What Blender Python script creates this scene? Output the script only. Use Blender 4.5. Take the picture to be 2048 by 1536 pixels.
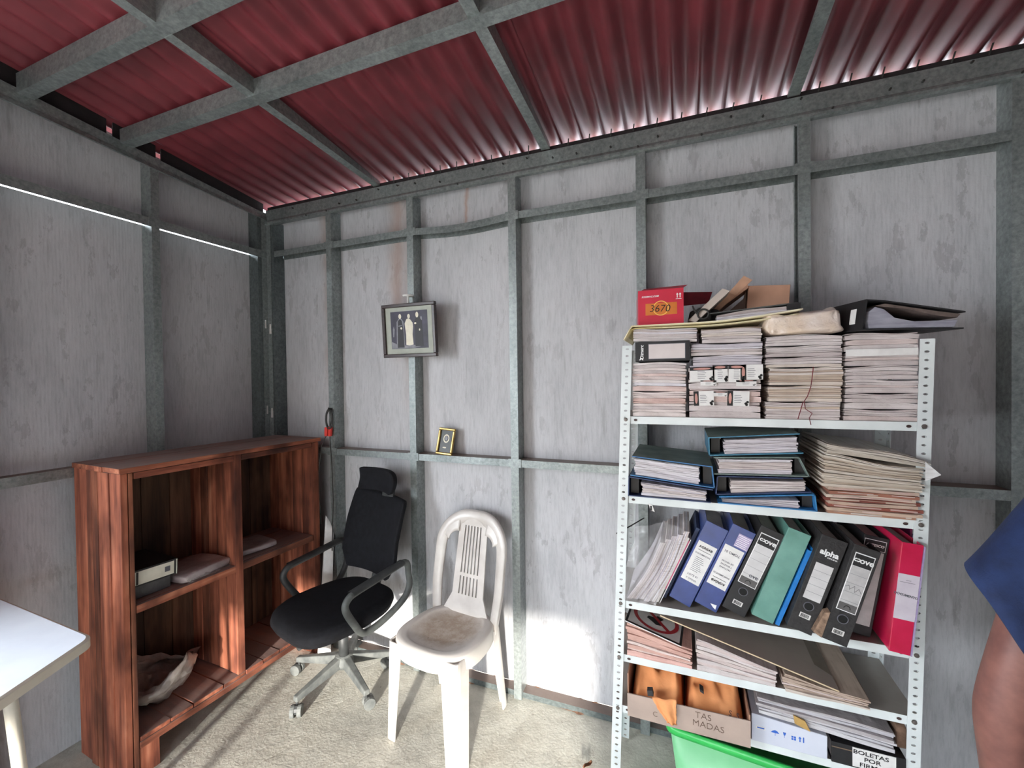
import bpy, bmesh, math, random
from mathutils import Matrix, Vector, noise as mnoise
random.seed(7)
for o in list(bpy.data.objects): bpy.data.objects.remove(o)
scene = bpy.context.scene
COL = scene.collection
PI = math.pi

# ------------------------------------------------------------------ camera
cam_d = bpy.data.cameras.new('camera'); cam = bpy.data.objects.new('camera', cam_d); COL.objects.link(cam)
CF, CYAW, CPITCH, CROLL = 865.0, -0.3775, -0.0135, -0.0127
CPOS = Vector((2.4456, -1.9859, 1.6))
_cy, _sy, _cp, _sp = math.cos(CYAW), math.sin(CYAW), math.cos(CPITCH), math.sin(CPITCH)
_f = Vector((_sy*_cp, _cy*_cp, _sp)); _r = Vector((_cy, -_sy, 0)); _u = _r.cross(_f)
_r2 = math.cos(CROLL)*_r + math.sin(CROLL)*_u; _u2 = -math.sin(CROLL)*_r + math.cos(CROLL)*_u
cam.matrix_world = Matrix(((_r2.x, _u2.x, -_f.x, CPOS.x), (_r2.y, _u2.y, -_f.y, CPOS.y), (_r2.z, _u2.z, -_f.z, CPOS.z), (0, 0, 0, 1)))
cam_d.sensor_width = 36; cam_d.lens = CF/2048*36; cam_d.clip_start = 0.02
scene.camera = cam

# ------------------------------------------------------------------ world, sun, daylight, added fill
w = bpy.data.worlds.new('sky'); scene.world = w; w.use_nodes = True
bg = w.node_tree.nodes['Background']; bg.inputs[0].default_value = (0.86, 0.93, 1.0, 1); bg.inputs[1].default_value = 15.0

def area(name, loc, direction, sx, sy, power, col):
    d = bpy.data.lights.new(name, 'AREA'); d.shape = 'RECTANGLE'; d.size = sx; d.size_y = sy; d.energy = power; d.color = col
    o = bpy.data.objects.new(name, d); COL.objects.link(o); o.location = loc
    o.rotation_euler = Vector(direction).to_track_quat('-Z', 'Y').to_euler(); return o
sd = bpy.data.lights.new('sun', 'SUN'); sd.energy = 11.5; sd.angle = math.radians(2.6); sd.color = (1.0, 0.95, 0.86)
so = bpy.data.objects.new('sun', sd); COL.objects.link(so)
so.rotation_euler = Vector((-0.272, 0.95, -0.150)).to_track_quat('-Z', 'Y').to_euler()
area('window_daylight', (-0.16, -2.55, 1.62), (1, 0.16, -0.34), 1.5, 1.3, 52, (0.93, 0.97, 1.0))
area('front_fill', (0.9, -3.66, 1.6), (-0.12, 1, -0.02), 1.6, 1.0, 11, (1.0, 0.98, 0.96))  # added fill lamp inside the closed front wall, no opening behind it

vs = scene.view_settings
vs.view_transform = 'Standard'; vs.look = 'None'; vs.exposure = 0.12; vs.gamma = 1.0; vs.use_curve_mapping = False

# ------------------------------------------------------------------ materials
MATS = {}
def srgb(r, g, b):
    def l(c):
        c /= 255.0
        return c/12.92 if c <= 0.04045 else ((c+0.055)/1.055)**2.4
    return (l(r), l(g), l(b), 1)

class NT:
    def __init__(s, name):
        m = bpy.data.materials.new(name); m.use_nodes = True; s.m = m; s.t = m.node_tree; s.n = s.t.nodes; s.p = s.n['Principled BSDF']; s.co = None
    def new(s, t, **kw):
        n = s.n.new(t)
        for k, v in kw.items(): setattr(n, k, v)
        return n
    def link(s, a, b): s.t.links.new(a, b)
    def coord(s, scale=(1, 1, 1)):
        if s.co is None: s.co = s.new('ShaderNodeTexCoord')
        mp = s.new('ShaderNodeMapping'); mp.inputs['Scale'].default_value = scale
        s.link(s.co.outputs['Object'], mp.inputs['Vector']); return mp.outputs[0]
    def noise(s, scale, detail=4, vec=None, rough=0.55):
        n = s.new('ShaderNodeTexNoise'); n.inputs['Scale'].default_value = scale; n.inputs['Detail'].default_value = detail; n.inputs['Roughness'].default_value = rough
        s.link(vec if vec is not None else s.coord(), n.inputs['Vector']); return n.outputs[0]
    def ramp(s, src, stops):
        r = s.new('ShaderNodeValToRGB'); e = r.color_ramp.elements
        while len(e) < len(stops): e.new(0.5)
        for i, (p, c) in enumerate(stops):
            e[i].position = p; e[i].color = c if len(c) == 4 else (*c, 1)
        s.link(src, r.inputs[0]); return r.outputs[0]
    def val(s, op, a, b=None, clamp=False):
        n = s.new('ShaderNodeMath', operation=op); n.use_clamp = clamp
        for i, x in enumerate((a, b)):
            if x is None: continue
            if isinstance(x, (int, float)): n.inputs[i].default_value = x
            else: s.link(x, n.inputs[i])
        return n.outputs[0]
    def mix(s, fac, a, b, mode='MIX'):
        n = s.new('ShaderNodeMix'); n.data_type = 'RGBA'; n.blend_type = mode; n.clamp_factor = True
        for sock, x in ((n.inputs[0], fac), (n.inputs[6], a), (n.inputs[7], b)):
            if isinstance(x, (int, float)): sock.default_value = x
            elif isinstance(x, tuple): sock.default_value = x
            else: s.link(x, sock)
        return n.outputs[2]
    def bump(s, h, strength=0.3, dist=0.01):
        b = s.new('ShaderNodeBump'); b.inputs['Strength'].default_value = strength; b.inputs['Distance'].default_value = dist
        s.link(h, b.inputs['Height']); s.link(b.outputs[0], s.p.inputs['Normal'])
    def base(s, c):
        if isinstance(c, tuple): s.p.inputs['Base Color'].default_value = c
        else: s.link(c, s.p.inputs['Base Color'])
    def set(s, **kw):
        for k, v in kw.items(): s.p.inputs[k].default_value = v

def simple(name, c, c2=None, rough=0.6, metal=0.0, scale=20, bump=0.0, coat=0.0, stretch=(1, 1, 1), bscale=None, spec=0.5):
    if name in MATS: return MATS[name]
    t = NT(name); c2 = c2 or tuple(min(1, x*0.72) for x in c[:3])+(1,)
    v = t.noise(scale, 4, t.coord(stretch))
    t.base(t.ramp(v, [(0.32, c2), (0.66, c)]))
    t.set(Roughness=rough, Metallic=metal)
    t.p.inputs['Specular IOR Level'].default_value = spec
    if coat: t.p.inputs['Coat Weight'].default_value = coat; t.p.inputs['Coat Roughness'].default_value = 0.12
    if bump: t.bump(t.noise(bscale or scale*2, 5, t.coord(stretch)), bump, 0.01)
    MATS[name] = t.m; return t.m

def wood(name, grain, ramp=None):
    t = NT(name)
    sc = {'z': (13, 13, 1.0), 'y': (13, 1.0, 13), 'x': (1.0, 13, 13)}[grain]
    oi = t.new('ShaderNodeObjectInfo')
    mp = t.coord(sc)
    add = t.new('ShaderNodeVectorMath', operation='ADD'); t.link(mp, add.inputs[0])
    sc2 = t.new('ShaderNodeVectorMath', operation='SCALE'); cmb = t.new('ShaderNodeCombineXYZ')
    for i in range(3): t.link(oi.outputs['Random'], cmb.inputs[i])
    t.link(cmb.outputs[0], sc2.inputs[0]); sc2.inputs['Scale'].default_value = 37.0
    t.link(sc2.outputs[0], add.inputs[1])
    g = t.noise(1.6, 6, add.outputs[0], 0.62)
    col = t.ramp(g, ramp or [(0.25, srgb(58, 30, 25)), (0.42, srgb(126, 72, 54)), (0.58, srgb(176, 108, 82)), (0.78, srgb(216, 158, 130))])
    big = t.noise(5.5, 3, t.coord((1, 1, 0.5)))
    dark = t.ramp(big, [(0.34, (0.34, 0.29, 0.27)), (0.54, (1, 1, 1))])
    col = t.mix(1.0, col, dark, 'MULTIPLY')
    rnd = t.ramp(oi.outputs['Random'], [(0.0, (0.42, 0.40, 0.38)), (0.25, (1.1, 1.0, 0.94)), (0.5, (0.66, 0.66, 0.58)), (0.75, (1.25, 1.12, 1.05)), (1.0, (0.5, 0.44, 0.40))])
    col = t.mix(1.0, col, rnd, 'MULTIPLY')
    # dust lies on faces that look up
    ge = t.new('ShaderNodeNewGeometry'); sx = t.new('ShaderNodeSeparateXYZ'); t.link(ge.outputs['Normal'], sx.inputs[0])
    dfac = t.val('MULTIPLY', t.val('GREATER_THAN', sx.outputs[2], 0.8), t.ramp(t.noise(9, 5), [(0.3, (0.6,)*3), (0.6, (0.96,)*3)]))
    col = t.mix(dfac, col, srgb(132, 112, 107))
    t.base(col); t.set(Roughness=0.78); t.bump(g, 0.5, 0.004)
    MATS[name] = t.m; return t.m

def galvanised(name='galvanised_steel', a=(168, 174, 173), b=(118, 125, 124)):
    t = NT(name)
    v = t.noise(60, 6, None, 0.7); v2 = t.noise(5, 4, t.coord((1, 1, 0.35)))
    col = t.ramp(v, [(0.3, srgb(*b)), (0.7, srgb(*a))])
    col = t.mix(1.0, col, t.ramp(v2, [(0.3, (0.72, 0.74, 0.75)), (0.65, (1.05, 1.05, 1.05))]), 'MULTIPLY')
    ge = t.new('ShaderNodeNewGeometry'); sx = t.new('ShaderNodeSeparateXYZ'); t.link(ge.outputs['Normal'], sx.inputs[0])
    up = t.val('GREATER_THAN', sx.outputs[2], 0.8)
    col = t.mix(t.val('MULTIPLY', up, 0.85), col, srgb(112, 92, 82))
    t.base(col)
    t.link(t.ramp(v2, [(0.3, (0.5, 0.5, 0.5)), (0.7, (0.36, 0.36, 0.36))]), t.p.inputs['Roughness'])
    t.link(t.val('SUBTRACT', 0.55, t.val('MULTIPLY', up, 0.55)), t.p.inputs['Metallic'])
    t.bump(v, 0.12, 0.002)
    MATS[name] = t.m; return t.m

def wall_panel(name='fibre_cement_panel'):
    t = NT(name)
    co = t.new('ShaderNodeTexCoord'); t.co = co
    sx = t.new('ShaderNodeSeparateXYZ'); t.link(co.outputs['Object'], sx.inputs[0])
    X, Y, Z = sx.outputs
    blot = t.noise(3.0, 6, t.coord((1.4, 1.4, 0.55)), 0.66)
    col = t.ramp(blot, [(0.30, srgb(172, 172, 175)), (0.5, srgb(186, 186, 189)), (0.72, srgb(196, 195, 198))])
    # peeled patches with crisp edges
    pat = t.noise(11, 7, t.coord((1.5, 1.5, 0.6)), 0.68)
    pf = t.ramp(pat, [(0.575, (0, 0, 0)), (0.60, (1, 1, 1))])
    low = t.ramp(t.noise(1.3, 2, t.coord((1, 1, 0.8))), [(0.36, (0.15,)*3), (0.55, (1, 1, 1))])
    col = t.mix(t.val('MULTIPLY', t.val('MULTIPLY', pf, low), 0.5), col, srgb(152, 149, 151))
    mot = t.noise(60, 5, t.coord((1.8, 1.8, 0.22)), 0.75)
    col = t.mix(1.0, col, t.ramp(mot, [(0.36, (0.87, 0.87, 0.875)), (0.52, (1, 1, 1)), (0.66, (1.04, 1.04, 1.04))]), 'MULTIPLY')
    # narrow drips
    dr = t.noise(26, 5, t.coord((1, 1, 0.12)), 0.6)
    col = t.mix(t.ramp(dr, [(0.6, (0, 0, 0)), (0.78, (0.6, 0.6, 0.6))]), col, srgb(134, 130, 130))
    # rust-brown runs below the roof screws
    wob = t.val('MULTIPLY', t.val('SUBTRACT', t.noise(4, 4, t.coord((1, 1, 1.2))), 0.5), 0.10)
    xx = t.val('ADD', X, wob)
    def run(x0, wd, ztop, zlow, s):
        g = t.val('POWER', 2.718, t.val('MULTIPLY', t.val('POWER', t.val('DIVIDE', t.val('SUBTRACT', xx, x0), wd), 2.0), -1.0))
        fade = t.val('DIVIDE', t.val('SUBTRACT', Z, zlow), ztop-zlow, True)
        return t.val('MULTIPLY', t.val('MULTIPLY', g, t.val('MINIMUM', t.val('MULTIPLY', fade, 2.5), 1.0)), s)
    fac = run(0.93, 0.05, 2.6, 1.62, 0.62)
    for a in ((0.42, 0.035, 2.6, 1.35, 0.5), (1.38, 0.012, 2.6, 2.35, 0.8), (1.0, 0.04, 2.5, 1.3, 0.32)): fac = t.val('MAXIMUM', fac, run(*a))
    front = t.val('GREATER_THAN', Y, 0.05)
    col = t.mix(t.val('MULTIPLY', fac, front), col, srgb(168, 140, 126))
    # damp dark foot
    t.base(col); t.set(Roughness=0.82)
    wv = t.new('ShaderNodeTexWave'); wv.bands_direction = 'X'; wv.inputs['Scale'].default_value = 26; wv.inputs['Distortion'].default_value = 2.2; wv.inputs['Detail'].default_value = 3; wv.inputs['Detail Scale'].default_value = 1.5
    vm = t.new('ShaderNodeVectorMath', operation='MULTIPLY'); vm.inputs[1].default_value = (1, 1, 0.3)
    sw = t.new('ShaderNodeCombineXYZ'); t.link(t.val('ADD', X, Y), sw.inputs[0]); t.link(t.val('MULTIPLY', Z, 0.25), sw.inputs[2])
    t.link(sw.outputs[0], wv.inputs['Vector'])
    h = t.val('ADD', t.val('MULTIPLY', wv.outputs[1], 0.35), t.val('MULTIPLY', pf, -0.5))
    h = t.val('ADD', h, t.noise(120, 3))
    t.bump(h, 0.16, 0.004)
    MATS[name] = t.m; return t.m

def concrete(name='concrete_floor'):
    t = NT(name)
    a = t.noise(1.6, 6, None, 0.62); b = t.noise(14, 6, None, 0.68); c = t.noise(90, 4)
    col = t.ramp(a, [(0.3, srgb(164, 163, 156)), (0.52, srgb(194, 192, 182)), (0.75, srgb(212, 208, 195))])
    col = t.mix(1.0, col, t.ramp(b, [(0.3, (0.78, 0.77, 0.76)), (0.62, (1.04, 1.04, 1.04))]), 'MULTIPLY')
    sp = t.ramp(t.noise(38, 2), [(0.70, (0, 0, 0)), (0.74, (1, 1, 1))])
    col = t.mix(t.val('MULTIPLY', sp, 0.55), col, srgb(110, 98, 86))
    t.base(col); t.set(Roughness=0.72)
    wv = t.new('ShaderNodeTexWave'); wv.inputs['Scale'].default_value = 3.4; wv.inputs['Distortion'].default_value = 11; wv.inputs['Detail'].default_value = 3; wv.inputs['Detail Scale'].default_value = 1.2
    t.link(t.coord(), wv.inputs['Vector'])
    rip = t.ramp(wv.outputs[1], [(0.0, (0, 0, 0)), (0.12, (1, 1, 1))])
    h = t.val('ADD', t.val('MULTIPLY', rip, 0.10), t.val('ADD', t.val('MULTIPLY', b, 0.8), t.val('MULTIPLY', c, 0.4)))
    t.bump(h, 0.35, 0.012)
    MATS[name] = t.m; return t.m

def paper(name, wrap=False):
    t = NT(name)
    at = t.new('ShaderNodeAttribute'); at.attribute_name = 'Col'
    ln = t.noise(1.0, 3, t.coord((4, 4, 700)), 0.6)
    lo = (0.80, 0.78, 0.775) if wrap else (0.68, 0.65, 0.63)
    col = t.mix(1.0, at.outputs['Color'], t.ramp(ln, [(0.30, lo), (0.55, (1.0, 1.0, 1.0))]), 'MULTIPLY')
    col = t.mix(1.0, col, t.ramp(t.noise(18, 3, t.coord((1, 1, 0.6))), [(0.3, (0.86, 0.85, 0.84)), (0.6, (1, 1, 1))]), 'MULTIPLY')
    t.base(col); t.set(Roughness=0.75)
    if wrap:
        t.p.inputs['Coat Weight'].default_value = 0.75; t.p.inputs['Coat Roughness'].default_value = 0.16
        v = t.noise(26, 5, t.coord((1, 1, 1.6)), 0.6); t.bump(t.val('ADD', v, t.val('MULTIPLY', ln, 0.25)), 0.5, 0.012)
    else: t.bump(ln, 0.4, 0.002)
    MATS[name] = t.m; return t.m

def clearfilm(name, tint=(0.80, 0.79, 0.80, 1), opac=0.22):
    t = NT(name); t.base(tint); t.set(Roughness=0.18); t.p.inputs['Specular IOR Level'].default_value = 0.8
    v = t.noise(12, 4, t.coord((1, 1, 0.5)), 0.5)
    t.link(t.ramp(v, [(0.3, (opac*0.4,)*3), (0.7, (min(1, opac*1.7),)*3)]), t.p.inputs['Alpha'])
    t.bump(v, 0.35, 0.02); MATS[name] = t.m; return t.m

M_STEEL = galvanised(); M_PANEL = wall_panel(); M_FLOOR = concrete()
M_STEELD = galvanised('dull_galvanised_steel', (126, 134, 134), (84, 92, 92))
M_WB = wood('dark_unpainted_timber', 'z', [(0.25, srgb(44, 32, 26)), (0.45, srgb(84, 63, 50)), (0.6, srgb(112, 84, 66)), (0.8, srgb(134, 106, 86))])
M_WZ, M_WY, M_WX = wood('timber_upright_grain', 'z'), wood('timber_long_grain', 'y'), wood('timber_cross_grain', 'x')
M_PAPER, M_WRAP = paper('paper_edges'), paper('film_wrapped_paper', True)
M_FILM = clearfilm('clear_film')
M_ROOF = simple('maroon_roof_sheet', srgb(130, 50, 59), srgb(106, 39, 47), 0.58, 0, 6, 0.05)
M_WHITEP = simple('white_plastic', srgb(212, 206, 200), srgb(192, 185, 179), 0.35, 0, 8, coat=0.2)
def shelf_paint():
    t = NT('white_powder_coat'); v = t.noise(9, 4)
    col = t.ramp(v, [(0.32, srgb(204, 210, 210)), (0.66, srgb(220, 226, 226))])
    ge = t.new('ShaderNodeNewGeometry'); sx = t.new('ShaderNodeSeparateXYZ'); t.link(ge.outputs['Normal'], sx.inputs[0])
    up = t.val('MULTIPLY', t.val('GREATER_THAN', sx.outputs[2], 0.8), t.ramp(t.noise(6, 4), [(0.3, (0.75,)*3), (0.7, (0.95,)*3)]))
    t.base(t.mix(up, col, srgb(138, 128, 118))); t.set(Roughness=0.45); MATS['white_powder_coat'] = t.m; return t.m
M_SHELFW = shelf_paint()
M_BLACK = simple('black_card', srgb(34, 33, 36), srgb(22, 22, 24), 0.5, 0, 30)
M_WORN = simple('worn_black_card', srgb(48, 46, 47), srgb(28, 27, 28), 0.6, 0, 60, 0.3)
M_BMESH = simple('black_mesh_fabric', srgb(22, 23, 28), srgb(14, 14, 18), 0.85, 0, 40, 0.3, bscale=400, spec=0.25)
M_BPLAS = simple('dusty_black_plastic', srgb(60, 62, 62), srgb(38, 39, 40), 0.55, 0, 14)
M_GPLAS = simple('dusty_grey_plastic', srgb(112, 114, 111), srgb(74, 77, 77), 0.7, 0, 16)
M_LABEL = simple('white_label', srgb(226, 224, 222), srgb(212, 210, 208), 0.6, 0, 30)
M_GLABEL = simple('grey_label', srgb(186, 184, 184), srgb(168, 166, 166), 0.6, 0, 30)
M_INK = simple('black_ink', srgb(24, 22, 24), srgb(18, 17, 18), 0.6)
M_GREYINK = simple('grey_ink', srgb(96, 96, 104), srgb(84, 84, 92), 0.6)
M_WINK = simple('white_ink', srgb(236, 236, 236), srgb(226, 226, 226), 0.6)
M_BROWNINK = simple('brown_pen_ink', srgb(104, 82, 70), srgb(96, 74, 62), 0.7)
M_BLUEINK = simple('blue_ink', srgb(44, 100, 196), srgb(40, 92, 184), 0.6)
M_CARD = simple('brown_cardboard', srgb(176, 134, 110), srgb(158, 118, 96), 0.8, 0, 12)
M_CARDP = simple('pale_cardboard', srgb(178, 158, 146), srgb(162, 144, 134), 0.8, 0, 10)
M_GCARD = simple('grey_chipboard', srgb(184, 172, 162), srgb(168, 156, 147), 0.85, 0, 5)
M_KRAFT = simple('cream_board_edge', srgb(214, 196, 164), srgb(200, 180, 148), 0.8)
M_REDBOX = simple('red_printed_card', srgb(198, 34, 62), srgb(180, 26, 52), 0.45, 0, 8)
M_DRED = simple('dark_red_card', srgb(112, 22, 36), srgb(84, 16, 28), 0.6)
M_TAPE = simple('orange_tape', srgb(206, 118, 46), srgb(190, 104, 36), 0.35)
M_YEL = simple('yellow_ink', srgb(236, 190, 92), srgb(226, 178, 80), 0.5)
M_YFOLD = simple('cream_yellow_folder', srgb(232, 224, 198), srgb(218, 204, 164), 0.7, 0, 5)
M_NAVY = simple('navy_binder_card', srgb(52, 72, 138), srgb(40, 56, 112), 0.4, 0, 10, coat=0.3)
M_TEAL = simple('teal_binder_card', srgb(112, 162, 150), srgb(86, 136, 124), 0.35, 0, 9, 0.2, coat=0.5)
M_BLUEF = simple('bright_blue_card', srgb(24, 124, 200), srgb(18, 108, 184), 0.4)
M_BLUEE = simple('blue_binder_cover', srgb(64, 122, 172), srgb(44, 92, 140), 0.5, 0, 18)
M_DBLUE = simple('dark_blue_binder_cover', srgb(44, 62, 104), srgb(32, 44, 78), 0.5, 0, 18)
M_GREENB = simple('grey_green_binder_cover', srgb(122, 136, 132), srgb(92, 108, 105), 0.6, 0, 12)
M_PINK = simple('crimson_binder_card', srgb(210, 38, 84), srgb(188, 24, 64), 0.35, 0, 9, coat=0.4)
M_MAG = simple('magenta_card', srgb(150, 40, 96), srgb(132, 32, 82), 0.5)
M_ORANGE = simple('orange_cloth', srgb(236, 164, 108), srgb(216, 138, 84), 0.85, 0, 6, 0.12, bscale=60)
M_GREEN = simple('green_plastic_rim', srgb(60, 190, 92), srgb(44, 170, 78), 0.35, 0, 6)
M_GREENL = simple('pale_green_plastic', srgb(134, 204, 152), srgb(116, 190, 136), 0.4, 0, 6)
M_TABLE = simple('white_table_plastic', srgb(232, 240, 250), srgb(224, 232, 244), 0.5, 0, 7)
M_TEDGE = simple('cream_table_edge', srgb(206, 198, 184), srgb(194, 186, 172), 0.5, 0, 10)
M_FRAME = simple('dark_wood_frame', srgb(58, 42, 42), srgb(38, 28, 30), 0.35, 0, 14, stretch=(1, 1, 4))
M_GOLD = simple('gold_frame', srgb(178, 150, 90), srgb(134, 108, 58), 0.3, 0.55, 20)
M_MATTE = simple('grey_green_mount', srgb(172, 176, 166), srgb(160, 164, 154), 0.7)
M_PHOTO = simple('dark_photo_print', srgb(60, 56, 76), srgb(38, 36, 50), 0.5, 0, 14)
M_SILV = simple('pale_photo_tone', srgb(226, 220, 200), srgb(208, 202, 184), 0.5, 0, 30)
M_GREYT = simple('grey_photo_tone', srgb(140, 140, 146), srgb(112, 112, 120), 0.5, 0, 30)
M_DKT = simple('black_photo_tone', srgb(26, 24, 32), srgb(20, 18, 26), 0.5)
M_WIRE = simple('dark_wire', srgb(54, 54, 52), srgb(40, 40, 38), 0.6)
M_RED = simple('red_plastic', srgb(214, 60, 50), srgb(196, 46, 38), 0.45)
M_DIRT = simple('brown_soil', srgb(138, 104, 84), srgb(98, 72, 58), 0.95, 0, 40, 0.6)
M_SIGNRED = simple('sign_red', srgb(176, 42, 52), srgb(164, 36, 46), 0.4)
M_SKIN = simple('skin', srgb(128, 84, 75), srgb(108, 68, 62), 0.55, 0, 30)
M_SHIRT = simple('navy_shirt_cloth', srgb(27, 47, 90), srgb(19, 34, 70), 0.85, 0, 25, 0.2, bscale=300)
M_TROUS = simple('dark_trouser_cloth', srgb(46, 46, 54), srgb(36, 36, 42), 0.9)
M_HAIR = simple('black_hair', srgb(26, 22, 20), srgb(18, 15, 14), 0.6)
M_CLOSE = simple('dark_closure_strip', srgb(40, 34, 36), srgb(28, 24, 26), 0.85)
M_GROUND = simple('dry_ground', srgb(142, 130, 114), srgb(118, 106, 92), 0.9, 0, 2)
M_LILAC = simple('lilac_film', srgb(176, 160, 196), srgb(150, 136, 176), 0.25, 0, 40, coat=0.6)
M_SHOE = simple('shoe_leather', srgb(40, 32, 28), srgb(30, 24, 20), 0.5)
def seat_dust():
    t = NT('dusty_white_plastic'); co = t.coord()
    ln = t.new('ShaderNodeVectorMath', operation='LENGTH'); sc = t.new('ShaderNodeVectorMath', operation='MULTIPLY'); sc.inputs[1].default_value = (1, 1, 0)
    t.link(t.co.outputs['Object'], sc.inputs[0]); t.link(sc.outputs[0], ln.inputs[0])
    d = t.val('SUBTRACT', 0.19, ln.outputs['Value']); d = t.val('MULTIPLY', d, 12, True)
    n = t.noise(26, 6, t.coord((1, 1, 1)), 0.75)
    f = t.val('MULTIPLY', d, t.ramp(n, [(0.3, (0.35,)*3), (0.6, (0.95,)*3)]))
    col = t.mix(f, srgb(208, 202, 196), srgb(158, 138, 120))
    sp = t.ramp(t.noise(70, 3), [(0.68, (0, 0, 0)), (0.73, (1, 1, 1))])
    col = t.mix(t.val('MULTIPLY', t.val('MULTIPLY', sp, d), 0.7), col, srgb(92, 72, 58))
    t.base(col); t.set(Roughness=0.55); MATS['dusty_white_plastic'] = t.m; return t.m
M_SEATD = seat_dust()

# ------------------------------------------------------------------ mesh helpers
ROOT = {}
def inv(parent):
    return ROOT.get(parent.name, Matrix.Identity(4)).inverted() if parent else Matrix.Identity(4)

class MB:
    def __init__(s): s.v = []; s.f = []; s.c = []; s.col = (1, 1, 1)
    def add(s, vs_, fs):
        k = len(s.v); s.v += [Vector(p) for p in vs_]
        for f in fs: s.f.append(tuple(i+k for i in f)); s.c.append(s.col)
        return s
    def hexa(s, p):   # p: 4 bottom (ccw) + 4 top
        return s.add(p, [(0, 3, 2, 1), (4, 5, 6, 7), (0, 1, 5, 4), (1, 2, 6, 5), (2, 3, 7, 6), (3, 0, 4, 7)])
    def box(s, x0, x1, y0, y1, z0, z1):
        return s.hexa([(x0, y0, z0), (x1, y0, z0), (x1, y1, z0), (x0, y1, z0), (x0, y0, z1), (x1, y0, z1), (x1, y1, z1), (x0, y1, z1)])
    def prism(s, poly, fn, a, b):   # poly of 2-D points, fn(p, t) -> 3-D
        n = len(poly); P = [fn(p, a) for p in poly]+[fn(p, b) for p in poly]
        area2 = sum(poly[i][0]*poly[(i+1) % n][1]-poly[(i+1) % n][0]*poly[i][1] for i in range(n))
        fs = [tuple(range(n)), tuple(range(2*n-1, n-1, -1))]+[(i, i+n, (i+1) % n+n, (i+1) % n) for i in range(n)]
        return s.add(P, fs)
    def tube(s, path, r, n=10, closed=False, flat=1.0, cap=True):
        path = [Vector(p) for p in path]; m = len(path)
        rs = r if isinstance(r, (list, tuple)) else [r]*m
        rings = []; up = None
        for i in range(m):
            a = path[(i-1) % m] if closed or i > 0 else path[0]; b = path[(i+1) % m] if closed or i < m-1 else path[-1]
            t = (b-a).normalized()
            if up is None:
                up = Vector((0, 0, 1)) if abs(t.z) < 0.9 else Vector((0, 1, 0))
            x = t.cross(up)
            if x.length < 1e-4: x = t.cross(Vector((1, 0, 0)))
            x.normalize(); up = x.cross(t).normalized()
            rings.append([path[i]+(x*math.cos(2*PI*k/n)+up*flat*math.sin(2*PI*k/n))*rs[i] for k in range(n)])
        V = [p for q in rings for p in q]; F = []
        for i in range(m if closed else m-1):
            j = (i+1) % m
            for k in range(n): F.append((i*n+k, i*n+(k+1) % n, j*n+(k+1) % n, j*n+k))
        if cap and not closed: F += [tuple(range(n-1, -1, -1)), tuple((m-1)*n+k for k in range(n))]
        return s.add(V, F)
    def grid(s, fn, nu, nv, closed_u=False):
        V = [fn(i/(nu if closed_u else nu-1), j/(nv-1)) for j in range(nv) for i in range(nu)]; F = []
        for j in range(nv-1):
            for i in range(nu if closed_u else nu-1):
                F.append((j*nu+i, j*nu+(i+1) % nu, (j+1)*nu+(i+1) % nu, (j+1)*nu+i))
        return s.add(V, F)
    def disc(s, c, ax, ay, n=16, ring=None):
        c = Vector(c); ax = Vector(ax); ay = Vector(ay)
        o = [c+ax*math.cos(2*PI*k/n)+ay*math.sin(2*PI*k/n) for k in range(n)]
        if ring is None: return s.add(o, [tuple(range(n))])
        i = [c+(p-c)*ring for p in o]
        return s.add(o+i, [(k, (k+1) % n, (k+1) % n+n, k+n) for k in range(n)])
    def lathe(s, prof, n=20, c=(0, 0, 0)):
        c = Vector(c)
        return s.grid(lambda u, v: c+Vector((prof[round(v*(len(prof)-1))][0]*math.cos(2*PI*u), prof[round(v*(len(prof)-1))][0]*math.sin(2*PI*u), prof[round(v*(len(prof)-1))][1])), n, len(prof), True)
    def xf(s, M): s.v = [M @ p for p in s.v]; return s
    def build(s, name, mat, parent=None, local=False, smooth=False, bevel=0, subsurf=0, solid=0, attr=False, origin=False):
        me = bpy.data.meshes.new(name)
        V = s.v
        off = None
        if parent is not None and not local:
            I = inv(parent); V = [I @ p for p in V]
        if parent is None and origin:
            lo = [min(p[i] for p in V) for i in range(3)]; hi = [max(p[i] for p in V) for i in range(3)]
            off = Vector(((lo[0]+hi[0])/2, (lo[1]+hi[1])/2, lo[2])); V = [p-off for p in V]
        me.from_pydata([tuple(p) for p in V], [], s.f)
        bm = bmesh.new(); bm.from_mesh(me); bmesh.ops.recalc_face_normals(bm, faces=bm.faces)
        bm.to_mesh(me); bm.free()
        if attr:
            ca = me.color_attributes.new('Col', 'FLOAT_COLOR', 'CORNER')
            for p, c in zip(me.polygons, s.c):
                for li in p.loop_indices: ca.data[li].color = (*c[:3], 1)
        if smooth:
            for p in me.polygons: p.use_smooth = True
        me.materials.append(mat)
        o = bpy.data.objects.new(name, me); COL.objects.link(o)
        if off is not None: o.location = off; ROOT[o.name] = Matrix.Translation(off)
        if parent is not None: o.parent = parent
        if solid: m = o.modifiers.new('thick', 'SOLIDIFY'); m.thickness = solid; m.offset = 0
        if bevel:
            m = o.modifiers.new('bevel', 'BEVEL'); m.width = bevel; m.segments = 2; m.limit_method = 'ANGLE'; m.angle_limit = math.radians(40)
        if subsurf: m = o.modifiers.new('sub', 'SUBSURF'); m.levels = subsurf; m.render_levels = subsurf
        return o

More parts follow.
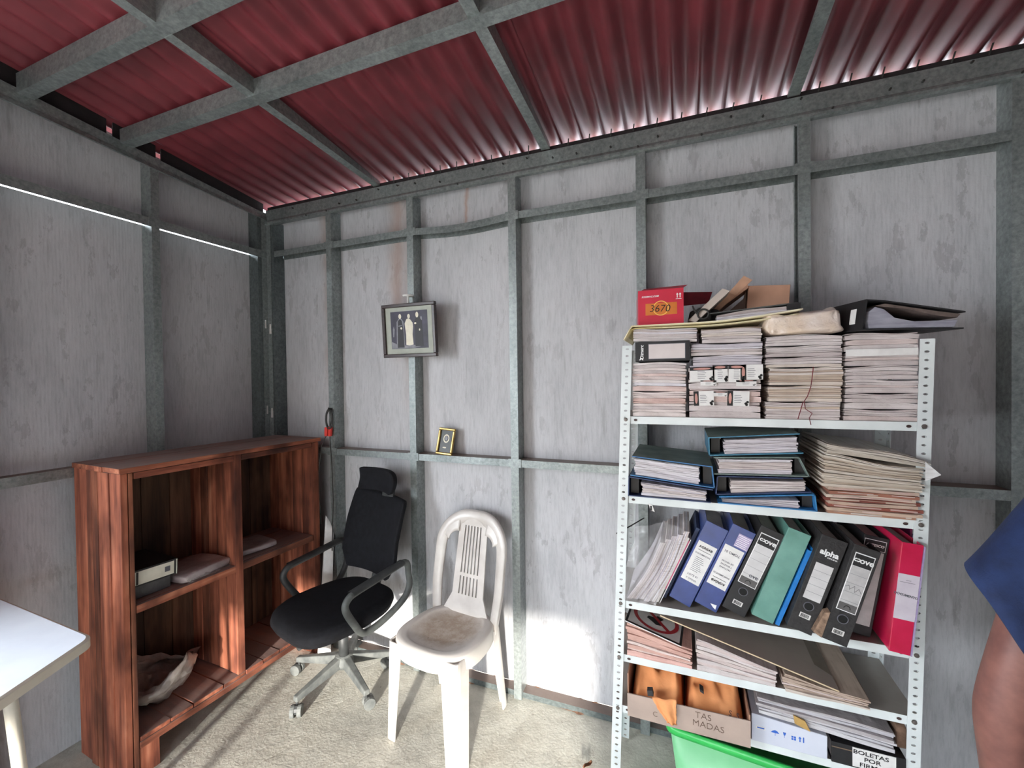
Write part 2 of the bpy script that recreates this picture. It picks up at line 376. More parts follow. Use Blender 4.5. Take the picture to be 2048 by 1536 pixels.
def tag(o, label=None, cat=None, group=None, kind=None):
    if label: o['label'] = label
    if cat: o['category'] = cat
    if group: o['group'] = group
    if kind: o['kind'] = kind
    return o
def thing(name, label, cat, loc=(0, 0, 0), rot=(0, 0, 0), group=None, kind=None):
    o = bpy.data.objects.new(name, None); COL.objects.link(o); o.location = loc; o.rotation_euler = rot
    from mathutils import Euler
    ROOT[o.name] = Matrix.Translation(Vector(loc)) @ Euler(rot).to_matrix().to_4x4()
    return tag(o, label, cat, group, kind)
def box(name, mat, parent, x0, x1, y0, y1, z0, z1, local=False, bevel=0, **kw):
    return MB().box(x0, x1, y0, y1, z0, z1).build(name, mat, parent, local, bevel=bevel, **kw)
def text(s, size, mat, parent, M, name='lettering', shear=0.0, local=True, align='CENTER', bold=0.0, sx=1.0):
    cu = bpy.data.curves.new('t', 'FONT'); cu.body = s; cu.size = size; cu.align_x = align; cu.align_y = 'CENTER'; cu.shear = shear; cu.offset = bold; cu.extrude = 0.0002; cu.resolution_u = 3
    ob = bpy.data.objects.new('t', cu); COL.objects.link(ob)
    bpy.context.view_layer.update()
    me = bpy.data.meshes.new_from_object(ob.evaluated_get(bpy.context.evaluated_depsgraph_get()))
    bpy.data.objects.remove(ob); bpy.data.curves.remove(cu)
    MM = M @ Matrix.Scale(sx, 4, (1, 0, 0))
    if not local: MM = inv(parent) @ MM
    me.transform(MM); me.name = name; me.materials.clear(); me.materials.append(mat)
    o = bpy.data.objects.new(name, me); COL.objects.link(o); o.parent = parent
    return o
def facing(x, y, z, roll=0.0):  # a plane that faces -y; roll turns it clockwise as seen from the front
    return Matrix.Translation((x, y, z)) @ Matrix.Rotation(roll, 4, 'Y') @ Matrix.Rotation(PI/2, 4, 'X')
def jit(a): return random.uniform(-a, a)
def lerp(a, b, t): return a+(b-a)*t
def rgb(*c): return srgb(*c)[:3]
def fbm(x, y, z, s): return mnoise.noise(Vector((x*s, y*s, z*s)))+0.5*mnoise.noise(Vector((x*s*2.1+3, y*s*2.1, z*s*2.1)))

# ================================================================== THE ROOM
def roofz(y): return 2.703-0.122*y      # underside (valley) of the roof sheet
RB = lambda y: 2.678-0.066*y           # underside of roof framing
XR, YF0 = 4.7, -3.72

MB().grid(lambda u, v: Vector((lerp(-0.08, XR, u), lerp(YF0, 0.09, v), 0.004*fbm(u*5, v*4, 0, 1))), 40, 34).build('floor', M_FLOOR, smooth=True)
tag(bpy.data.objects['floor'], 'dusty beige concrete floor with troweled ripples', kind='structure')
MB().box(-14, 18, -18, 14, -0.12, -0.06).build('ground', M_GROUND)
tag(bpy.data.objects['ground'], 'dry bare ground outside the shed', kind='structure')

# ---- back wall
wb = thing('wall_back', 'grey fibre cement back wall on galvanised studs', None, kind='structure')
STX = [0.486, 1.054, 1.648, 2.256, 2.866]
edges = [-0.09]+[x+0.02 for x in STX]+[3.50, 4.1, XR]
PY = 0.080
for i in range(len(edges)-1):
    a, b = edges[i]+0.0012, edges[i+1]-0.0012
    top = 2.416 if i != 1 and i != 0 else 2.4
    box('panel', M_PANEL, wb, a, b, PY, PY+0.012, 0.03, 1.165)
    box('panel', M_PANEL, wb, a, b, PY, PY+0.012, 1.168, 2.402 if i else 2.392)
    box('panel', M_PANEL, wb, a, b, PY, PY+0.012, 2.408, 2.69)
def stud(x, z0=0.0, z1=2.6, wd=0.04, d=0.078, parent=wb, mat=M_STEEL, flip=False):
    t = 0.003
    pl = [(0, 0.013), (0, 0), (wd, 0), (wd, d), (0, d), (0, d-0.013), (t, d-0.013), (t, d-t), (wd-t, d-t), (wd-t, t), (t, t), (t, 0.013)]
    if flip: pl = [(wd-a, b) for a, b in pl]
    return MB().prism(pl, lambda p, q: Vector((x+p[0], p[1], q)), z0, z1).build('stud', mat, parent)
for x in STX: stud(x)
stud(0.0, wd=0.035); stud(0.04, wd=0.02, d=0.078, mat=M_STEELD)
stud(3.479, wd=0.14, d=0.098, z1=2.62, flip=True)
stud(4.15)
def rail_u(x0, x1, zt, parent, sag=0.0, h=0.036, n=1):
    t = 0.003; d = 0.077
    pl = [(0.001, 0), (d, 0), (d, -h), (d-t, -h), (d-t, -t), (0.001+t, -t), (0.001+t, -h), (0.001, -h)]
    m = MB(); k = 12 if sag else 1; rings = []
    for i in range(k+1):
        u = i/k; dz = -sag*math.sin(PI*u); x = lerp(x0, x1, u); tw = sag*0.5*math.sin(PI*u)
        rings.append([Vector((x, p[0]-tw*(0.6 if p[1] < -0.02 else 0.1), zt+p[1]+dz)) for p in pl])
    N = len(pl); V = [p for r in rings for p in r]
    F = [(i*N+j, i*N+(j+1) % N, (i+1)*N+(j+1) % N, (i+1)*N+j) for i in range(k) for j in range(N)]+[tuple(range(N)), tuple(k*N+j for j in reversed(range(N)))]
    return m.add(V, F).build('rail', M_STEEL, parent)
bays = [(0.062, 0.486), (0.526, 1.054), (1.094, 1.648), (1.688, 2.256), (2.296, 2.866), (2.906, 3.479), (3.62, 4.15)]
for i, (a, b) in enumerate(bays):
    rail_u(a, b, 2.415, wb, sag=0.016 if i == 2 else 0)
    if i: rail_u(a, b, 1.196, wb)
    else: rail_u(a, b, 1.2, wb)
# connection plates where rails cross the studs
for x in STX:
    for z in (2.415, 1.196): box('connection_plate', M_STEEL, wb, x-0.014, x+0.054, -0.0025, 0.0, z-0.038, z+0.004)
# top plate beam
pl = [(0, 2.675), (0, 2.612), (-0.004, 2.606), (-0.008, 2.598), (-0.008, 2.588), (0.0, 2.583), (0.02, 2.583), (0.02, 2.586), (0.004, 2.588), (0.004, 2.672), (0.075, 2.672), (0.075, 2.675)]
MB().prism(pl, lambda p, q: Vector((q, p[0]-0.002, p[1])), 0.0, XR).build('top_plate', M_STEEL, wb)
box('closure_strip', M_CLOSE, wb, 0.0, XR, 0.012, 0.05, 2.676, 2.700)
box('base_track', M_STEELD, wb, 0.0, XR, 0.02, 0.079, 0.0, 0.028)
# screws on beam and rails: too small to pick apart
m = MB()
for i in range(34):
    x = 0.25+i*0.125+jit(0.03); z = random.choice((2.655, 2.63, 2.60))+jit(0.008)
    m.tube([(x, -0.006, z), (x, -0.016, z)], 0.004, 6)
for i in range(30):
    x = 0.97+i*0.098; m.tube([(x+0.003, 0.005, 2.683), (x+0.008, -0.006, 2.712+jit(0.006))], 0.0028, 5)
o = m.build('screws', M_WIRE, wb); o['kind'] = 'stuff'
# strip of brown soil along the foot of the wall
def dirt(u, v):
    x = lerp(0.95, 3.4, u); w_ = 0.035+0.02*fbm(x, 0, 3, 9); hh = 0.028*(1-v)*(0.8+0.5*fbm(x, 1, 0, 14))
    return Vector((x, 0.08-w_*v*1.6+0.01*fbm(x, v, 7, 22), max(0.0, hh)+0.002+0.004*fbm(x*3, v*2, 0, 18)*(1-v)))
o = MB().grid(dirt, 160, 6).build('soil_edge', M_DIRT, wb, smooth=True); o['label'] = 'brown soil crumbled along the foot of the wall'

# ---- left wall
wl = thing('wall_left', 'grey fibre cement left wall with sloping top beam', None, kind='structure')
PX = -0.080
ys = [0.08, -0.62, -1.24, -1.72]
for i in range(len(ys)-1):
    a, b = ys[i+1]+0.0012, ys[i]-0.0012
    box('panel', M_PANEL, wl, PX-0.012, PX, a, b, 0.0, 1.205)
    box('panel', M_PANEL, wl, PX-0.012, PX, a, b, 1.208, 2.3938)
    MB().hexa([(PX-0.012, a, 2.4045), (PX, a, 2.4045), (PX, b, 2.4045), (PX-0.012, b, 2.4045), (PX-0.012, a, roofz(a)-0.005), (PX, a, roofz(a)-0.005), (PX, b, roofz(b)-0.005), (PX-0.012, b, roofz(b)-0.005)]).build('panel', M_PANEL, wl)
for (a, b, z0, z1) in ((-3.72, -1.7212, 0.0, 0.95), (-3.72, -1.7212, 2.28, None), (-1.9, -1.7212, 0.95, 2.28), (-3.72, -3.3, 0.95, 2.28)):
    if z1 is None: MB().hexa([(PX-0.012, a, z0), (PX, a, z0), (PX, b, z0), (PX-0.012, b, z0), (PX-0.012, a, roofz(a)), (PX, a, roofz(a)), (PX, b, roofz(b)), (PX-0.012, b, roofz(b))]).build('panel', M_PANEL, wl)
    else: box('panel', M_PANEL, wl, PX-0.012, PX, a, b, z0, z1)
def lstud(y, wd=0.036, d=0.078, mat=M_STEEL):
    t = 0.003
    pl = [(0, 0.013), (0, 0), (wd, 0), (wd, d), (0, d), (0, d-0.013), (t, d-0.013), (t, d-t), (wd-t, d-t), (wd-t, t), (t, t), (t, 0.013)]
    pl = [(wd-a, b) for a, b in pl]
    return MB().prism(pl, lambda p, q: Vector((-p[1], y+p[0], q)), 0, 2.66-0.066*y).build('stud', mat, wl)
for y in (-0.638, -1.26, -1.9, -3.3): lstud(y)
lstud(-0.036); lstud(-0.062, 0.024, 0.078, M_STEELD)
def lrail(y0, y1, zt, h=0.042):
    t = 0.003
    pl = [(0.001, 0), (0.06, 0), (0.06, -t), (0.001+t, -t), (0.001+t, -h), (0.001, -h)]
    return MB().prism(pl, lambda p, q: Vector((-p[0], q, zt+p[1])), y0, y1).build('rail', M_STEEL, wl)
for a, b in ((-0.602, -0.062), (-1.224, -0.638), (-1.86, -1.26)): lrail(a, b, 2.417)
for a, b in ((-0.602, -0.062), (-1.224, -0.638), (-1.86, -1.26)): lrail(a, b, 1.238)
box('connection_plate', M_STEEL, wl, 0.0, 0.0025, -0.652, -0.590, 2.374, 2.42)
box('connection_plate', M_STEEL, wl, 0.0, 0.0025, -0.075, -0.0, 2.374, 2.42)
tz = lambda y: 2.655-0.108*y
pts = []
MB().hexa([(-0.003, -3.7, 2.616+0.078*3.7), (0.002, -3.7, 2.616+0.078*3.7), (0.002, 0.0, 2.616), (-0.003, 0.0, 2.616), (-0.003, -3.7, tz(-3.7)), (0.002, -3.7, tz(-3.7)), (0.002, 0.0, tz(0)), (-0.003, 0.0, tz(0))]).build('top_plate', M_STEEL, wl)
MB().hexa([(0.0, -3.7, 2.614+0.078*3.7), (0.012, -3.7, 2.614+0.078*3.7), (0.012, 0.0, 2.614), (0.0, 0.0, 2.614), (0.0, -3.7, 2.636+0.078*3.7), (0.005, -3.7, 2.636+0.078*3.7), (0.005, 0.0, 2.636), (0.0, 0.0, 2.636)]).build('top_plate_lip', M_STEEL, wl)
# dark closure between beam and roof, with the small openings that let daylight through
gaps = [(-0.800, -0.775, 0.3), (-0.60, -0.575, 0.55)]
seg = [0.0, -0.575, -0.60, -0.775, -0.800, -3.7]
for k in range(0, 6, 2):
    a, b = seg[k+1], seg[k]
    MB().hexa([(-0.03, a, tz(a)-0.01), (-0.022, a, tz(a)-0.01), (-0.022, b, tz(b)-0.01), (-0.03, b, tz(b)-0.01), (-0.03, a, roofz(a)+0.02), (-0.022, a, roofz(a)+0.02), (-0.022, b, roofz(b)+0.02), (-0.03, b, roofz(b)+0.02)]).build('closure_strip', M_CLOSE, wl)
# small white pieces painting the daylight that leaks through the corner stud slots
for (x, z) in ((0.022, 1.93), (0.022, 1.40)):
    MB().prism([(-0.008, -0.03), (0.008, -0.03), (0.004, 0.03), (-0.004, 0.03)], lambda p, q: Vector((x+p[0], q, z+p[1])), -0.004, 0.001).build('slot_light', M_LABEL, wb)
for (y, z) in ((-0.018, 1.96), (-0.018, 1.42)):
    box('slot_light', M_LABEL, wl, -0.001, 0.003, y-0.004, y+0.004, z-0.026, z+0.026)

# ---- window in the left wall (behind the photographer's left), and the other walls
wn = thing('window_1', 'open window in the left wall that lets in daylight', None, kind='structure')
for (a, b, c_, d) in ((-3.3, -1.9, 0.93, 0.97), (-3.3, -1.9, 2.26, 2.30), (-3.3, -3.26, 0.97, 2.26), (-1.94, -1.9, 0.97, 2.26)): box('window_frame', M_STEEL, wn, -0.1, 0.0, a, b, c_, d)
wf = thing('wall_front', 'grey fibre cement front wall with a doorway', None, kind='structure')
DX0, DX1 = 1.22, 3.08
for (a, b, z0, z1) in ((-0.09, DX0, 0.0, 1.3), (DX1, XR, 0.0, 1.3), (-0.09, XR, 1.3, 2.2), (-0.09, XR, 2.2, 3.10)): box('panel', M_PANEL, wf, a, b, YF0-0.012, YF0, z0, z1)
box('sun_cut_panel', M_STEELD, wf, DX0-0.05, DX1+0.05, YF0-0.06, YF0-0.03, 0.955, 1.32)  # unseen panel added to cut off the top of the sun beam
wr = thing('wall_right', 'grey fibre cement right wall', None, kind='structure')
MB().hexa([(XR, YF0, 0), (XR+0.012, YF0, 0), (XR+0.012, 0.09, 0), (XR, 0.09, 0), (XR, YF0, roofz(YF0)), (XR+0.012, YF0, roofz(YF0)), (XR+0.012, 0.09, roofz(0.09)), (XR, 0.09, roofz(0.09))]).build('panel', M_PANEL, wr)

# ---- roof
cl = thing('ceiling', 'maroon corrugated roof on galvanised purlins', None, kind='structure')
PITCH = 0.0985; AMP = 0.0145
def sheet(x0, x1, dz, y0=-3.95, y1=0.064):
    n = int((x1-x0)/PITCH*12); m = MB()
    def fn(u, v):
        x = lerp(x0, x1, u); y = lerp(y0, y1, v)
        return Vector((x, y, roofz(y)+AMP+AMP*math.cos(2*PI*(x-2.4606)/PITCH)+dz))
    m.grid(fn, n, 6)
    return m.build('roof_sheet', M_ROOF, cl, smooth=True, solid=0.0012)
for i, (a, b) in enumerate(((-0.16, 0.93), (0.86, 1.925), (1.90, 2.93), (2.87, 3.9), (3.83, 4.85))): sheet(a, b, 0.0 if i % 2 else 0.004)
def purlin(y, zb, ht=None):
    # C section: web toward the room, flange below, lip up at the back
    zt = roofz(y)-0.001; t = 0.003; wd = 0.05
    pl = [(0, 0), (wd, 0), (wd, 0.012), (wd-t, 0.012), (wd-t, t), (t, t), (t, zt-zb-t), (wd, zt-zb-t), (wd, zt-zb), (0, zt-zb)]
    MB().prism(pl, lambda p, q: Vector((q, y-0.048+p[0], zb+p[1])), 0.0, XR).build('purlin', M_STEEL, cl)
purlin(-0.712, 2.724); purlin(-1.05, 2.754); purlin(-1.75, 2.795); purlin(-2.5, 2.85)
for x in (0.84, 1.825, 2.83, 3.8):
    ends = [0.0, -0.712, -1.05, -1.75, -2.5, -3.7]
    for k in range(5):
        a, b = ends[k+1]+0.0, ends[k]-0.042*(k > 0)
        wd = 0.042
        za, zb_ = RB(a)+0.004, RB(b)+0.004
        m = MB(); t = 0.003
        # underside flange and web on the right
        m.hexa([(x, a, za), (x+wd, a, za), (x+wd, b, zb_), (x, b, zb_), (x, a, za+t), (x+wd, a, za+t), (x+wd, b, zb_+t), (x, b, zb_+t)])
        m.hexa([(x+wd-t, a, za+t), (x+wd, a, za+t), (x+wd, b, zb_+t), (x+wd-t, b, zb_+t), (x+wd-t, a, roofz(a)), (x+wd, a, roofz(a)), (x+wd, b, roofz(b)), (x+wd-t, b, roofz(b))])
        m.hexa([(x, a, za+t), (x+t, a, za+t), (x+t, b, zb_+t), (x, b, zb_+t), (x, a, za+0.012), (x+t, a, za+0.012), (x+t, b, zb_+0.012), (x, b, zb_+0.012)])
        m.build('rafter', M_STEEL if k % 2 == 0 else M_STEEL, cl)

# ================================================================== BOOKCASE
BK0 = Vector((0.388, -0.982, 0)); BYAW = -math.radians(3.2)
# local frame: x = toward the front of the case (+) / back (-), y = along its length, z up
bk = thing('bookcase', 'reddish reclaimed timber bookcase with four open bays by left wall', 'bookcase', BK0, (0, 0, BYAW))
BL, BD, BH = 0.945, 0.385, 1.263
def plank(nm, mat, x0, x1, y0, y1, z0, z1, j=0.0015):
    return MB().hexa([(x0+jit(j), y0+jit(j), z0), (x1+jit(j), y0+jit(j), z0), (x1+jit(j), y1+jit(j), z0), (x0+jit(j), y1+jit(j), z0),
                      (x0+jit(j), y0+jit(j), z1), (x1+jit(j), y0+jit(j), z1), (x1+jit(j), y1+jit(j), z1), (x0+jit(j), y1+jit(j), z1)]).build(nm, mat, bk, local=True, bevel=0.002)
def upright(y0, th, widths, nm, z0, z1):
    x = 0.0
    for i, wd in enumerate(widths):
        plank(nm, M_WZ, -x-wd+0.002, -x-0.002, y0+jit(0.003), y0+th+jit(0.002), z0, z1+jit(0.003)); x += wd
upright(0.0, 0.024, [0.085, 0.092, 0.045, 0.052, 0.111], 'side_plank', 0.0, BH-0.022)
upright(0.025, 0.018, [0.05, 0.11, 0.11, 0.1], 'side_plank', 0.0, BH-0.022)
upright(BL-0.045, 0.02, [0.095, 0.08, 0.12, 0.085], 'side_plank', 0.0, BH-0.022)
upright(BL-0.024, 0.024, [0.06, 0.12, 0.1, 0.1], 'side_plank', 0.0, BH-0.022)
upright(0.448, 0.034, [0.075, 0.085, 0.06, 0.06, 0.085], 'divider_plank', 0.164, BH-0.024)
# back boards
y = 0.044
while y < BL-0.05:
    wd = random.choice((0.085, 0.105, 0.12, 0.07)); wd = min(wd, BL-0.046-y)
    plank('back_plank', M_WB, -BD, -BD+0.016, y+0.001, y+wd-0.002, 0.12, BH-0.024); y += wd
# top boards, full length, slightly proud of the front
x = 0.006
for wd in (0.135, 0.12, 0.132):
    plank('top_board', M_WY, x-wd+0.001, x-0.001, -0.004, BL+0.012, BH-0.022+jit(0.002), BH+jit(0.002)); x -= wd
plank('top_rail', M_WY, -0.025, -0.001, 0.046, 0.446, BH-0.05, BH-0.024)
plank('top_rail', M_WY, -0.025, -0.001, 0.484, BL-0.048, BH-0.05, BH-0.024)
# middle shelves
for (a, b) in ((0.045, 0.446), (0.484, BL-0.047)):
    plank('shelf_rail', M_WY, -0.022, -0.002, a, b, 0.668, 0.701)
    xx = -0.024
    for wd in (0.115, 0.12, 0.1): plank('shelf_board', M_WY, xx-wd+0.001, xx-0.001, a, b, 0.681+jit(0.002), 0.701+jit(0.001)); xx -= wd
# bottom deck of short cross boards on two skids
y = 0.046
while y < BL-0.05:
    wd = random.choice((0.09, 0.11, 0.13)); wd = min(wd, BL-0.047-y)
    if wd > 0.01: plank('bottom_board', M_WX, -BD+0.018, -0.002, y+0.0015, y+wd-0.0015, 0.144+jit(0.002), 0.162+jit(0.0015))
    y += wd
plank('bottom_rail', M_WY, -0.02, 0.002, 0.046, BL-0.047, 0.116, 0.143)
plank('foot_block', M_WZ, -0.10, -0.004, 0.046, 0.115, 0.0, 0.114)
for a in (0.40, 0.78): plank('foot_block', M_WZ, -0.30, -0.2, a, a+0.088, 0.0, 0.114)
def bkw(x, y, z): return ROOT[bk.name] @ Vector((x, y, z))

# ---- things in the bookcase
def softslab(name, mat, M, lx, ly, h, seedv, amp=0.006, flare=0.0, parent=None, **kw):
    """a wrinkled pillow-edged packet: closed surface"""
    m = MB()
    def se(c): return math.copysign(abs(c)**0.2, c)
    def fn(u, v):
        a = 2*PI*u; b = -PI/2+PI*v
        x = se(math.cos(a))*max(0.02, abs(math.cos(b))**0.22); y = se(math.sin(a))*max(0.02, abs(math.cos(b))**0.22); z = math.copysign(abs(math.sin(b))**0.4, math.sin(b))
        p = Vector((x*lx/2, y*ly/2, (z+1)*h/2))
        n = fbm(p.x+seedv, p.y, p.z, 9)
        p.z += amp*n*(0.2+p.z/h); p.x += amp*0.8*fbm(p.y+seedv, p.z*2, 1, 14); p.y += amp*0.8*fbm(p.x, p.z*2, seedv, 14)
        if amp > 0.02:
            rg = 0.5-abs(mnoise.noise(Vector((p.x*30+seedv, p.y*30, p.z*22)))); p.z += 0.016*rg*(p.z/h); p.y += 0.016*rg; p.x *= 1-0.10*(p.z/h)+0.06*rg
        p.z = max(p.z, 0.0005)
        return M @ p
    m.grid(fn, 72, 22, True)
    return m
def wrapmat(): return MATS.get('grey_wrapped') or simple('grey_wrapped', srgb(176, 164, 164), srgb(140, 128, 128), 0.28, 0, 14, 0.6, coat=0.7, bscale=28)
RZ = Matrix.Rotation(BYAW, 4, 'Z')
def put(x, y, z, yaw=0.0): return Matrix.Translation(bkw(x, y, z)) @ RZ @ Matrix.Rotation(yaw, 4, 'Z')
o = softslab('wrapped_packet', None, put(-0.13, 0.322, 0.703, 0.15), 0.215, 0.235, 0.04, 1.0, 0.006).build('wrapped_packet', wrapmat(), smooth=True, origin=True)
tag(o, 'plastic-wrapped paper packet beside the binder in the bookcase', 'packet')
m = MB()
M4 = put(-0.13, 0.322, 0.703, 0.15)
m.grid(lambda u, v: M4 @ Vector((lerp(-0.02, 0.125, v)+0.01*fbm(u*3, v, 2, 3), lerp(-0.11, 0.125, u), 0.028-0.02*v*v+0.012*fbm(u*4, v*3, 0, 2))), 22, 10)
m.build('loose_film', M_FILM, o, smooth=True)
o = softslab('wrapped_packet', None, put(-0.16, 0.62, 0.703, -0.1), 0.2, 0.2, 0.03, 4.0, 0.005).build('wrapped_packet', wrapmat(), smooth=True, origin=True)
tag(o, 'plastic-wrapped paper packet alone in the upper far bay of the bookcase', 'packet')
# binder lying on a dark carton, pale label to the front
t = thing('document_carton', 'dark grey document carton under the binder in the bookcase', 'carton', bkw(-0.045, 0.05, 0.703), (0, 0, BYAW))
MB().box(-0.25, -0.012, 0.0, 0.145, 0.0, 0.058).build('carton_body', simple('dark_grey_card', srgb(84, 82, 84), srgb(60, 58, 60), 0.5, 0, 20), t, local=True, bevel=0.004)
MB().box(-0.0125, -0.011, 0.03, 0.08, 0.012, 0.05).build('carton_flap', simple('dark_grey_card', None), t, local=True)
t = thing('lever_arch_binder', 'black binder with pale label lying on a carton in the bookcase', 'binder', bkw(-0.035, 0.046, 0.763), (-0.03, 0, BYAW))
MB().box(-0.004, 0.0, 0, 0.165, 0, 0.068).box(-0.26, -0.004, 0, 0.165, 0, 0.003).box(-0.26, -0.004, 0, 0.165, 0.065, 0.068).build('cover', M_BLACK, t, local=True, bevel=0.001)
MB().box(-0.25, -0.03, 0.006, 0.16, 0.006, 0.06).build('paper_block', simple('plain_paper', srgb(205, 200, 196)), t, local=True)
lb = MB().box(0.0, 0.001, 0.0, 0.15, 0.007, 0.061).build('label', simple('cream_label', srgb(218, 214, 200), srgb(204, 200, 186), 0.6), t, local=True)
MB().box(0.001, 0.0013, 0.012, 0.02, 0.008, 0.06).build('label_bar', M_INK, lb, local=True)
MB().box(0.001, 0.0013, 0.115, 0.135, 0.024, 0.046).build('label_stamp', M_GREYINK, lb, local=True)
MB().tube([(0.001, 0.16, 0.002), (0.001, 0.16, 0.066)], 0.003, 6).build('spine_edge', simple('metal_edge', srgb(170, 170, 160), None, 0.3, 0.8), t, local=True)
# crumpled bag and scrap in the bottom near bay
def bagf(u, v):
    a = 2*PI*u; r = lerp(0.03, 0.14, math.sin(v*PI*0.55)/math.sin(PI*0.55))
    k = 1+0.18*fbm(math.cos(a)*0.8, math.sin(a)*0.8, v*2, 2.2)
    z = 0.002+0.15*v*(1+0.25*math.sin(a*2+1))+0.03*fbm(math.cos(a), math.sin(a), v*3+5, 2)
    if v > 0.75: r *= 1-0.5*(v-0.75)
    return Vector((r*k*0.95*math.cos(a), r*k*math.sin(a)*0.95, max(0.001, z)))
MM = put(-0.18, 0.205, 0.164, 0.3)
o = MB().grid(lambda u, v: MM @ bagf(u, v), 40, 16, True).build('plastic_bag', simple('crumpled_grey_bag', srgb(178, 168, 160), srgb(124, 114, 108), 0.3, 0, 10, 0.7, coat=0.5, bscale=24), smooth=True, solid=0.001, origin=True)
tag(o, 'crumpled translucent plastic bag gaping open at the bottom of the bookcase', 'plastic bag')
MM = put(-0.30, 0.34, 0.164, 0.5) @ Matrix.Rotation(-0.9, 4, 'Y')
o = MB().grid(lambda u, v: MM @ Vector((0.12*v, lerp(-0.07, 0.07, u)*(1-0.25*v), 0.015*math.sin(u*4)+0.01*v)), 12, 8).build('paper_scrap', simple('brown_scrap', srgb(126, 96, 90), srgb(104, 78, 74), 0.8), smooth=True, solid=0.001, origin=True)
tag(o, 'brownish paper scrap leaning at the back of the bookcase floor', 'paper')

# ================================================================== OFFICE CHAIR
OC = Vector((0.80, -0.26, 0)); OYAW = math.radians(-14)
oc = thing('office_chair', 'black mesh swivel office chair with headrest and dusty star base', 'office chair', OC, (0, 0, OYAW))
def se(c, e): return math.copysign(abs(c)**e, c)
# seat: rounded cushion, waterfall front (front is -y)
def seatf(u, v):
    a = 2*PI*u; k = v
    prof = [(0.0, -0.030), (0.75, -0.034), (0.95, -0.026), (1.0, 0.0), (0.98, 0.018), (0.9, 0.032), (0.6, 0.036), (0.0, 0.030)]
    f = k*(len(prof)-1); i = min(int(f), len(prof)-2); r, z = (lerp(prof[i][q], prof[i+1][q], f-i) for q in (0, 1))
    x = 0.247*r*se(math.cos(a), 0.6); y = 0.27*r*se(math.sin(a), 0.6)
    x *= 1-0.12*max(0, y/0.27); z *= 1.15
    if y < -0.1: z -= 0.16*(y+0.1)**2*8*0.5
    return Vector((x, y-0.03, 0.447+z))
MB().grid(seatf, 44, 22, True).build('seat', M_BMESH, oc, local=True, smooth=True)
MB().box(-0.13, 0.13, -0.12, 0.13, 0.385, 0.424).box(-0.045, 0.045, -0.17, -0.1, 0.375, 0.415).build('tilt_mechanism', M_BPLAS, oc, local=True, bevel=0.012)
kn = MB().tube([(0.06, -0.2, 0.385), (0.06, -0.26, 0.38)], 0.018, 10); kn.tube([(0.06, -0.14, 0.388), (0.06, -0.2, 0.386)], 0.008, 8)
kn.build('tension_knob', M_BPLAS, oc, local=True, smooth=True)
# backrest: gently curved tapered panel
def backp(s, h, off):
    # s -1..1, h 0..1 (0.60 to 0.95)
    z = lerp(0.575, 0.975, h); hw = lerp(0.165, 0.222, min(1, h*4.5)) if h < 0.222 else lerp(0.222, 0.208, (h-0.222)/0.778)
    if h > 0.97: hw -= 0.006
    z -= 0.012*s*(h > 0.5)
    y = 0.155+0.10*h+0.02*math.sin(h*PI)*-1-0.03*s*s
    return Vector((s*hw+0.042, y+off, z))
def panel2(fn, nu, nv, th):
    m = MB(); F = [[fn(-1+2*i/(nu-1), j/(nv-1), -th/2) for i in range(nu)] for j in range(nv)]; B = [[fn(-1+2*i/(nu-1), j/(nv-1), th/2) for i in range(nu)] for j in range(nv)]
    V = [p for r in F for p in r]+[p for r in B for p in r]; n = nu*nv; fs = []
    for j in range(nv-1):
        for i in range(nu-1):
            a = j*nu+i; fs.append((a, a+1, a+nu+1, a+nu)); fs.append((a+n, a+nu+n, a+nu+1+n, a+1+n))
    for i in range(nu-1):
        fs.append((i+1, i, i+n, i+1+n)); a = (nv-1)*nu+i; fs.append((a, a+1, a+1+n, a+n))
    for j in range(nv-1):
        a = j*nu; fs.append((a, a+nu, a+nu+n, a+n)); a = j*nu+nu-1; fs.append((a+nu, a, a+n, a+nu+n))
    return m.add(V, fs)
panel2(backp, 13, 15, 0.03).build('backrest', M_BMESH, oc, local=True, smooth=True, bevel=0.01)
MB().tube([(0, 0.10, 0.40), (0, 0.20, 0.44), (0, 0.235, 0.55), (0, 0.225, 0.66)], 0.022, 10, flat=1.6).build('back_stem', M_BPLAS, oc, local=True, smooth=True)
def headp(s, h, off):
    z = lerp(1.005, 1.122, h); hw = 0.142*(1-0.09*abs(2*h-1)**4)
    y = 0.21+0.012*h-0.035*(s*s)-0.018*(2*h-1)**2
    return Vector((s*hw+0.075, y+off, z))
hd = panel2(headp, 13, 9, 0.032).build('headrest', M_BMESH, oc, local=True, smooth=True, bevel=0.008)
panel2(lambda s, h, off: Vector((s*0.045+0.085, 0.238+0.01*h+off, lerp(0.93, 1.04, h))), 3, 3, 0.012).build('headrest_bracket', M_BPLAS, hd, local=True)
